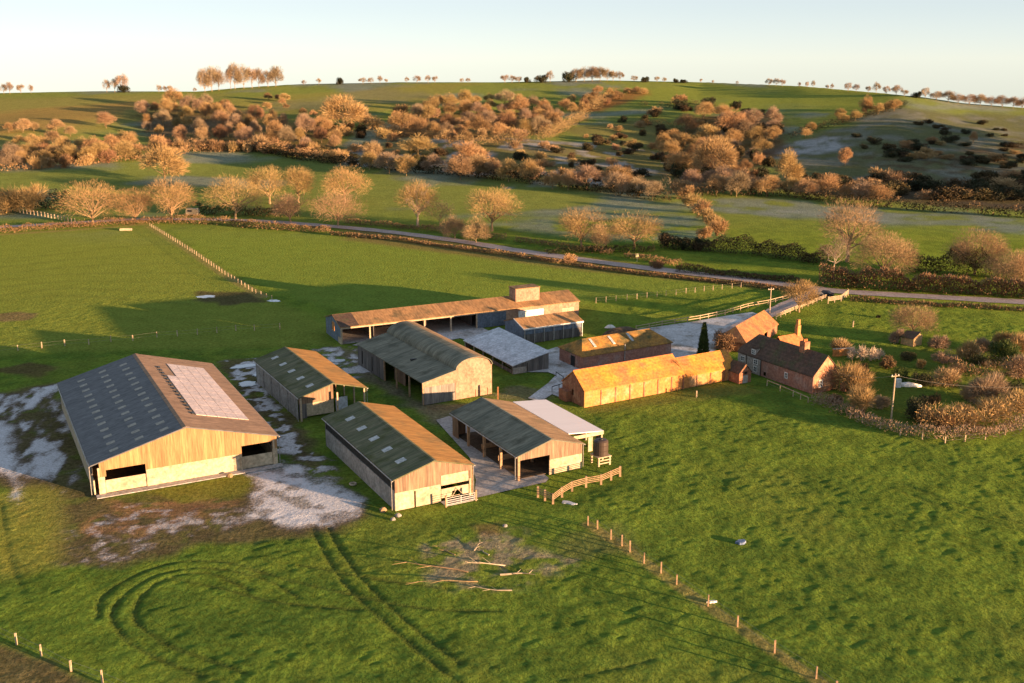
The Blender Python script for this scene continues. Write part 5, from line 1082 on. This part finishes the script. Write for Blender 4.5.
rh = polymask([(780, 150), (900, 108), (1100, 116), (1100, 215), (900, 200), (780, 190)], 20, 12, 25)
paint(rh, (.12, .125, .07), .9); paint(rh * smooth(.42, .66, fbm(X, Y, 12, 41, 5)), FROST, .2)
paint(polymask([(775, 146), (830, 136), (850, 146), (800, 156), (770, 158)], 8, 10, 8) * smooth(.4, .6, fbm(X, Y, 7, 48, 5)), FROST, .6)
paint(polymask([(1010, 140), (960, 150), (860, 160), (880, 178), (1060, 180), (1060, 140)], 20, 14, 20) * smooth(.45, .6, fbm(X, Y, 8, 44, 4)), (.11, .08, .05), .8)
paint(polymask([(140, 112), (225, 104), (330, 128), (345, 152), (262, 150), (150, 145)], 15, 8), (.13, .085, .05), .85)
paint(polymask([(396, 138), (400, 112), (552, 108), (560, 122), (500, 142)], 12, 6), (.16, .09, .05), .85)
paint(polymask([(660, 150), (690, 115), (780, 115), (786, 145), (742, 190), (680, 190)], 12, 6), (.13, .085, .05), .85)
paint(polymask([(790, 183), (900, 182), (1100, 185), (1100, 215), (900, 203), (790, 193)], 10, 6), (.09, .065, .04), .85)
paint(polymask([(700, 195), (900, 208), (1100, 225), (1100, 240), (720, 212)], 14, 10, 30) * smooth(.35, .6, fbm(X, Y, 10, 47, 5)), FROST, .28)
paint(polymask([(345, 226), (560, 254), (800, 284), (800, 292), (560, 268), (345, 240)], 6, 2), (.20, .12, .065), .7)
# garden and yards
gd = polymask([(835, 350), (880, 345), (1040, 360), (1040, 425), (945, 437), (860, 415)], 3, 2, 5); paint(gd, (.06, .09, .02), .75)
bank = polymask([(-60, 395), (15, 392), (55, 380), (70, 400), (95, 470), (110, 500), (270, 470), (345, 490), (362, 515), (335, 532), (200, 548), (120, 568), (60, 568), (30, 500), (-60, 470)], 3, 2.5, 6, 3)
paint(bank, MUD, .8); paint(bank * smooth(.52, .68, fbm(X, Y, 3.5, 91, 5)), (.09, .12, .035), .7)
rime(polymask([(-40, 395), (20, 395), (58, 383), (78, 420), (92, 470), (60, 490), (25, 480), (8, 470), (-40, 470)], 3, 3, 5, 7) * smooth(.36, .70, fbm(X * 1.5 + Y * .3, Y * .5, 2.6, 51, 5)), .95)
bare += polymask([(-40, 395), (30, 392), (92, 470), (60, 500), (8, 475)], 3)
rime(polymask([(-40, 415), (5, 425), (22, 470), (18, 505), (5, 480), (-40, 450)], 3, 2, 5, 9), .9)
paint(polymask([(14, 488), (26, 490), (28, 525), (18, 520)], 2, 1, 3), (.32, .17, .09), .7)
rime(polymask([(246, 470), (285, 462), (330, 478), (358, 512), (335, 530), (270, 528), (235, 520)], 4, 4, 5, 11) * (.5 + .5 * smooth(.38, .55, fbm(X, Y, 2.2, 53, 5))), 1.0)
rime(polymask([(60, 530), (120, 505), (240, 508), (250, 522), (150, 550), (110, 566), (62, 566)], 3, 2, 4, 12) * smooth(.40, .78, fbm(X, Y, 1.3, 55, 5)), .62)
paint(polymask([(105, 505), (200, 490), (240, 505), (150, 530), (70, 545)], 3, 3, 4, 13) * smooth(.42, .55, fbm(X, Y, 2.6, 56, 5)), (.30, .17, .09), .75)
paint(polymask([(150, 488), (265, 470), (240, 500), (180, 505)], 2, 2, 4, 14), (.15, .16, .03), .8)
paint(polymask([(222, 362), (262, 358), (262, 395), (300, 420), (330, 470), (300, 470), (270, 430), (235, 390)], 3, 3, 4, 15), MUD, .8)
rime(polymask([(222, 362), (262, 358), (270, 400), (330, 470), (290, 465), (240, 390)], 3, 3, 4, 16) * smooth(.45, .55, fbm(X, Y, 1.8, 57, 5)), .85)
paint(polymask([(330, 345), (370, 385), (400, 400), (440, 430), (500, 425), (470, 405), (430, 405), (380, 375), (360, 352)], 3, 2, 4, 17), (.20, .16, .12), .75)
rime(polymask([(318, 348), (352, 346), (372, 372), (350, 380), (322, 360)], 3, 2, 4, 18) * smooth(.35, .6, fbm(X, Y, 2.5, 58, 4)), .85)
paint(polymask([(-10, 372), (40, 378), (60, 368), (30, 362)], 2, 1.5, 3, 19), (.12, .075, .045), .8)
paint(polymask([(485, 395), (520, 385), (552, 395), (540, 405)], 2, 2, 3, 20), (.20, .17, .12), .6)
paint(polymask([(430, 545), (480, 535), (540, 545), (570, 560), (530, 590), (470, 590), (440, 575)], 4, 5, 5, 21) * smooth(.40, .6, fbm(X, Y, 2., 59, 5)), (.32, .26, .18), .8)
paint(polymask([(530, 540), (620, 525), (640, 550), (560, 560)], 3, 3, 4, 22), (.16, .13, .07), .4)
paint(polymask([(470, 525), (500, 522), (500, 535), (478, 535)], 2, 1, 3, 23), (.17, .10, .06), .7)
paint(polymask([(-30, 318), (20, 312), (38, 314), (30, 320), (-20, 324)], 2, 1, 3), (.20, .13, .08), .8)
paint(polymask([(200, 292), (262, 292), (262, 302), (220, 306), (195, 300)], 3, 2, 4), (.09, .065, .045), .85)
paint(polymask([(-40, 635), (20, 650), (110, 690), (-40, 720)], 1.5, .6, 3), (.13, .10, .055), .9)
paint(linemask([(150, 226), (190, 251), (222, 273), (262, 297)], 2.2, 1.), DRY, .8)
paint(linemask([(588, 525), (622, 545), (676, 585), (737, 626), (836, 694)], 1.1, .6), DRY, .7)
paint(linemask([(-60, 238), (60, 231), (150, 224)], 2.5, 1.5), DRY, .8)
paint(linemask([(20, 560), (26, 530), (24, 500)], 5, 4), (.24, .235, .05), .8)
paint(polymask([(575, 395), (680, 385), (730, 382), (760, 392), (700, 400), (590, 412)], 2, 1.5, 3), (.16, .15, .05), .5)
# wheel tracks pressed into the grass
TR = [[(312, 528), (330, 562), (350, 590), (385, 622), (420, 652), (445, 672)], [(328, 528), (346, 558), (372, 590), (405, 620), (435, 645), (460, 664)],
      [(294, 582), (228, 562), (170, 563), (124, 581), (101, 600), (98, 618)], [(300, 598), (262, 578), (209, 568), (163, 573), (131, 590), (113, 610), (114, 623), (127, 641)],
      [(250, 590), (209, 573), (170, 577), (144, 594), (135, 610), (137, 623), (150, 633), (170, 646), (209, 659), (248, 674)], [(170, 577), (228, 590), (277, 602), (360, 610)], [(127, 641), (153, 656), (202, 676)],
      [(250, 570), (330, 590), (420, 608), (500, 612)], [(300, 565), (380, 580), (450, 590)], [(0, 502), (10, 558), (23, 592)], [(445, 672), (470, 690)], [(560, 680), (620, 668), (655, 660)], [(900, 484), (960, 505), (1040, 530)], [(890, 488), (950, 510), (1040, 538)]]
track = np.zeros(len(X))
for i, q in enumerate(TR): track = np.maximum(track, (.72 + .28 * smooth(.35, .6, fbm(X, Y, 3.5, 93, 4))) * linemask(spline(q), .30 if i < 2 else .22, .34, True, .22) * (1 if i < 9 else .6))
paint(track, (.050, .062, .022), .75)
for q in [[(128, 256), (118, 235)], [(135, 256), (124, 234)], [(0, 268), (60, 258), (118, 240)], [(170, 262), (155, 236)]]: paint(linemask(spline(q), .7, 1.), (.09, .11, .03), .6)
for k_ in range(7): paint(linemask(spline([(-30, 262 + k_ * 7 + (k_ % 3)), (60, 254 + k_ * 7), (130, 246 + k_ * 9), (190, 244 + k_ * 10)]), .8, 1.6, True, .8), (.10, .13, .035), .4)
# flat places
farm = polymask([(30, 378), (130, 345), (318, 332), (345, 298), (590, 288), (640, 318), (800, 290), (835, 292), (835, 345), (850, 398), (735, 392), (690, 396), (590, 414), (630, 480), (545, 510), (395, 530), (250, 498), (100, 525), (40, 480)], 6)
lane_pts = [(-80, 232), (60, 224), (150, 219.5), (250, 221), (330, 226.5), (400, 233.5), (470, 243), (512, 250), (600, 262.5), (700, 275), (768, 282.5), (830, 291), (900, 295.5), (1024, 302.5), (1120, 308)]
drive_pts = [(822, 290.5), (800, 299.5), (776, 311), (752, 322), (722, 336)]
lane_w = spline(lane_pts, 10); drive_w = spline(drive_pts, 8)
lane_m = linemask(lane_w, 8, 4, True); drive_m = linemask(drive_w, 7, 4, True)
near = 1 - smooth(230, 330, Y)
amp = .09 * near * (1 - .82 * farm) * (1 - .5 * bank) * (1 - np.maximum(lane_m, drive_m)) * (1 - .7 * track)
xr = X * .8 + Y * .6; yr = (-X * .6 + Y * .8) * 1.5; tn = vnoise(xr, yr, 1.05, 61); tn2 = fbm(xr, yr, 2.6, 67, 2)
disp = amp * (np.clip(tn * 1.1 + tn2 * .7 - .5, 0, None)) * (.75 + .5 * smooth(.3, .7, fbm(X, Y, 9, 71, 3))) - .10 * track * near * (1 - farm)
disp += (fbm(X, Y, 22, 73, 2) - .5) * .26 * (1 - farm) * (1 - np.maximum(lane_m, drive_m)) * near
wide = smooth(300, 420, Y); disp += wide * (fbm(X, Y, 9, 75, 3) - .5) * .2 * (1 - np.maximum(lane_m, drive_m))
disp -= .10 * farm
Z = terrain(X, Y) + disp
ny_, nx_ = sh
i0 = (np.arange(ny_ - 1)[:, None] * nx_ + np.arange(nx_ - 1)[None]).ravel()
quads = np.stack([i0, i0 + 1, i0 + nx_ + 1, i0 + nx_], 1)
me = bpy.data.meshes.new('ground'); me.vertices.add(len(X)); me.vertices.foreach_set('co', np.stack([X, Y, Z], 1).astype(np.float32).ravel())
me.loops.add(quads.size); me.loops.foreach_set('vertex_index', quads.astype(np.int32).ravel())
me.polygons.add(len(quads)); me.polygons.foreach_set('loop_start', (np.arange(len(quads)) * 4).astype(np.int32)); me.polygons.foreach_set('loop_total', np.full(len(quads), 4, np.int32))
me.polygons.foreach_set('use_smooth', np.ones(len(quads), bool)); me.update(calc_edges=True)
ca = me.attributes.new('tint', 'FLOAT_COLOR', 'POINT'); ca.data.foreach_set('color', np.concatenate([np.clip(col, .01, .9), np.clip((col[:, 1] - col[:, 2]) / (col[:, 1] + 1e-3) * 1.6 - .55, 0, 1)[:, None] * (1 - .15 * smooth(420, 560, Y))[:, None]], 1).astype(np.float32).ravel())
fa = me.attributes.new('frost', 'FLOAT', 'POINT'); fa.data.foreach_set('value', frost.astype(np.float32))
gm = bpy.data.materials.new('grass_and_earth'); gm.use_nodes = True; nt = gm.node_tree; N = nt.nodes; L_ = nt.links; bs = N['Principled BSDF']
bs.inputs['Roughness'].default_value = 1; bs.inputs['Specular IOR Level'].default_value = .0; bs.inputs['Sheen Roughness'].default_value = .6; bs.inputs['Sheen Tint'].default_value = (.68, .76, .10, 1)
at_ = N.new('ShaderNodeAttribute'); at_.attribute_name = 'tint'; ge = N.new('ShaderNodeTexCoord')
def nz(s, d, r=.65):
    n = N.new('ShaderNodeTexNoise'); n.inputs['Scale'].default_value = s; n.inputs['Detail'].default_value = d; n.inputs['Roughness'].default_value = r; L_.new(ge.outputs['Object'], n.inputs['Vector']); return n.outputs['Fac']
def mr(f, a, b_, c, d):
    r_ = N.new('ShaderNodeMapRange'); [setattr(r_.inputs[i + 1], 'default_value', v) for i, v in enumerate((a, b_, c, d))]; L_.new(f, r_.inputs[0]); return r_.outputs[0]
def mul(a, b_):
    m_ = N.new('ShaderNodeMath'); m_.operation = 'MULTIPLY'; L_.new(a, m_.inputs[0]); L_.new(b_, m_.inputs[1]); return m_.outputs[0]
f1 = mul(mr(nz(1.6, 4), .3, .7, .52, 1.46), mr(nz(.22, 3), .3, .7, .86, 1.14))
hs = N.new('ShaderNodeHueSaturation'); L_.new(at_.outputs['Color'], hs.inputs['Color']); L_.new(f1, hs.inputs['Value']); L_.new(mr(nz(.6, 4), .3, .7, .485, .515), hs.inputs['Hue'])
fr_ = N.new('ShaderNodeAttribute'); fr_.attribute_name = 'frost'
ad = N.new('ShaderNodeMath'); ad.operation = 'ADD'; L_.new(fr_.outputs['Fac'], ad.inputs[0]); L_.new(mr(nz(2.6, 8, .85), .3, .7, -.50, .50), ad.inputs[1])
fm = mul(mr(ad.outputs[0], .30, 1.0, 0, .95), mr(fr_.outputs['Fac'], .02, .12, 0, 1))
fx = N.new('ShaderNodeMix'); fx.data_type = 'RGBA'; L_.new(fm, fx.inputs[0]); L_.new(hs.outputs[0], fx.inputs[6]); fx.inputs[7].default_value = (.74, .74, .78, 1)
L_.new(fx.outputs[2], bs.inputs['Base Color'])
nf = N.new('ShaderNodeMath'); nf.operation = 'SUBTRACT'; nf.inputs[0].default_value = 1; L_.new(fm, nf.inputs[1])
L_.new(mul(mr(at_.outputs['Alpha'], 0, 1, 0, .26), nf.outputs[0]), bs.inputs['Sheen Weight'])
b1 = N.new('ShaderNodeBump'); b1.inputs['Strength'].default_value = 1.0; b1.inputs['Distance'].default_value = .42; L_.new(nz(1.6, 5, .65), b1.inputs['Height'])
L_.new(b1.outputs[0], bs.inputs['Normal'])
me.materials.append(gm)
ob = bpy.data.objects.new('ground', me); C.objects.link(ob); tag(ob, 'grass fields and wooded hillside around the farm', 'ground', kind='structure')
def strip(name, pts, w, lift, m, label):
    k = MB(); vs = []; n = len(pts); pts = np.array(pts)
    for i in range(n):
        d = pts[min(i + 1, n - 1)] - pts[max(i - 1, 0)]; d /= np.linalg.norm(d); nn = np.array([-d[1], d[0]])
        ww = w * (1 + .06 * math.sin(i * 1.7) + .04 * math.sin(i * .6))
        for s in (-1, 1): q = pts[i] + nn * s * ww / 2; vs.append((*q, float(terrain(*pts[i])) + lift))
    k.add(vs, [(2 * i, 2 * i + 1, 2 * i + 3, 2 * i + 2) for i in range(n - 1)])
    return tag(k.build(name, M[m], smooth=True), label, 'road', kind='structure')
strip('road', lane_w, 5.6, .16, 'asphalt', 'narrow grey lane crossing the valley')
strip('drive', drive_w, 4.2, .165, 'asphalt', 'drive from the lane to the farm yard')
def sheet(name, pts, z, m, label, jit=.0):
    k = MB(); W_ = [at(*q, z) for q in pts]; k.add([(q[0], q[1], z) for q in W_], [tuple(range(len(W_)))]); return tag(k.build(name, M[m]), label, 'ground', kind='structure')
sheet('farm_yard', [(505, 364), (540, 352), (560, 346), (600, 337), (640, 329), (690, 322), (730, 315), (752, 312), (765, 316), (745, 330), (722, 345), (706, 357), (690, 362), (660, 368), (620, 380), (592, 384), (575, 392), (562, 398), (552, 394), (540, 402), (528, 398), (548, 383), (556, 375), (548, 372), (530, 372), (515, 371)], .055, 'yard', 'frosted concrete farm yard between the outbuildings')
sheet('side_yard', [(352, 345), (470, 322), (520, 345), (500, 350), (460, 338), (400, 350)], .03, 'yard', 'frosted yard in front of the long barn')
sheet('concrete_apron', [(442, 506), (471, 499), (505, 491), (546, 482), (549, 478), (500, 440), (470, 424), (449, 416), (436, 420), (470, 458), (476, 480), (474, 497)], .04, 'apron', 'grey concrete apron between two open sheds')

# ------------------------------------------------------------------ camera, sun, sky
cam = bpy.data.cameras.new('camera'); co = bpy.data.objects.new('camera', cam); C.objects.link(co)
co.location = (0, 0, H); co.rotation_euler = (math.pi / 2 - PITCH, 0, 0); cam.sensor_width = 36; cam.lens = 36 * F / 1024; cam.clip_end = 8000; cam.clip_start = 1
sc = bpy.context.scene; sc.camera = co
sd = bpy.data.lights.new('sun', 'SUN'); sd.energy = 5.0; sd.angle = R(.5); sd.color = (1, .605, .32)
so = bpy.data.objects.new('sun', sd); C.objects.link(so); so.rotation_euler = (R(90 - SUN_EL), 0, R(180 - SUN_AZ))
w = bpy.data.worlds.new('World'); sc.world = w; w.use_nodes = True; wn = w.node_tree.nodes; bg = wn['Background']
sk = wn.new('ShaderNodeTexSky'); sk.sky_type = 'NISHITA'; sk.sun_disc = False; sk.sun_elevation = R(SUN_EL); sk.sun_rotation = R(SUN_AZ)
sk.air_density = .48; sk.dust_density = 0; sk.ozone_density = 1.0; sk.altitude = 100
hsv = wn.new('ShaderNodeHueSaturation'); hsv.inputs['Saturation'].default_value = .74
gam = wn.new('ShaderNodeGamma'); gam.inputs['Gamma'].default_value = .5
w.node_tree.links.new(sk.outputs[0], gam.inputs['Color']); w.node_tree.links.new(gam.outputs[0], hsv.inputs['Color']); w.node_tree.links.new(hsv.outputs[0], bg.inputs[0]); bg.inputs[1].default_value = .132
vs_ = sc.view_settings; vs_.view_transform = 'Standard'; vs_.look = 'None'; vs_.exposure = 1.74; vs_.gamma = 1; vs_.use_curve_mapping = False
sc.cycles.use_denoising = True

for o in C.objects:
    if o.get('label') and len(o['label'].split()) > 16: print('LONG', o.name, o['label'])

print('KINDS', {n: sum(1 for o in C.objects if o.name.split('.')[0] == n and not o.parent) for n in ('bare_tree', 'bush', 'shrub')})
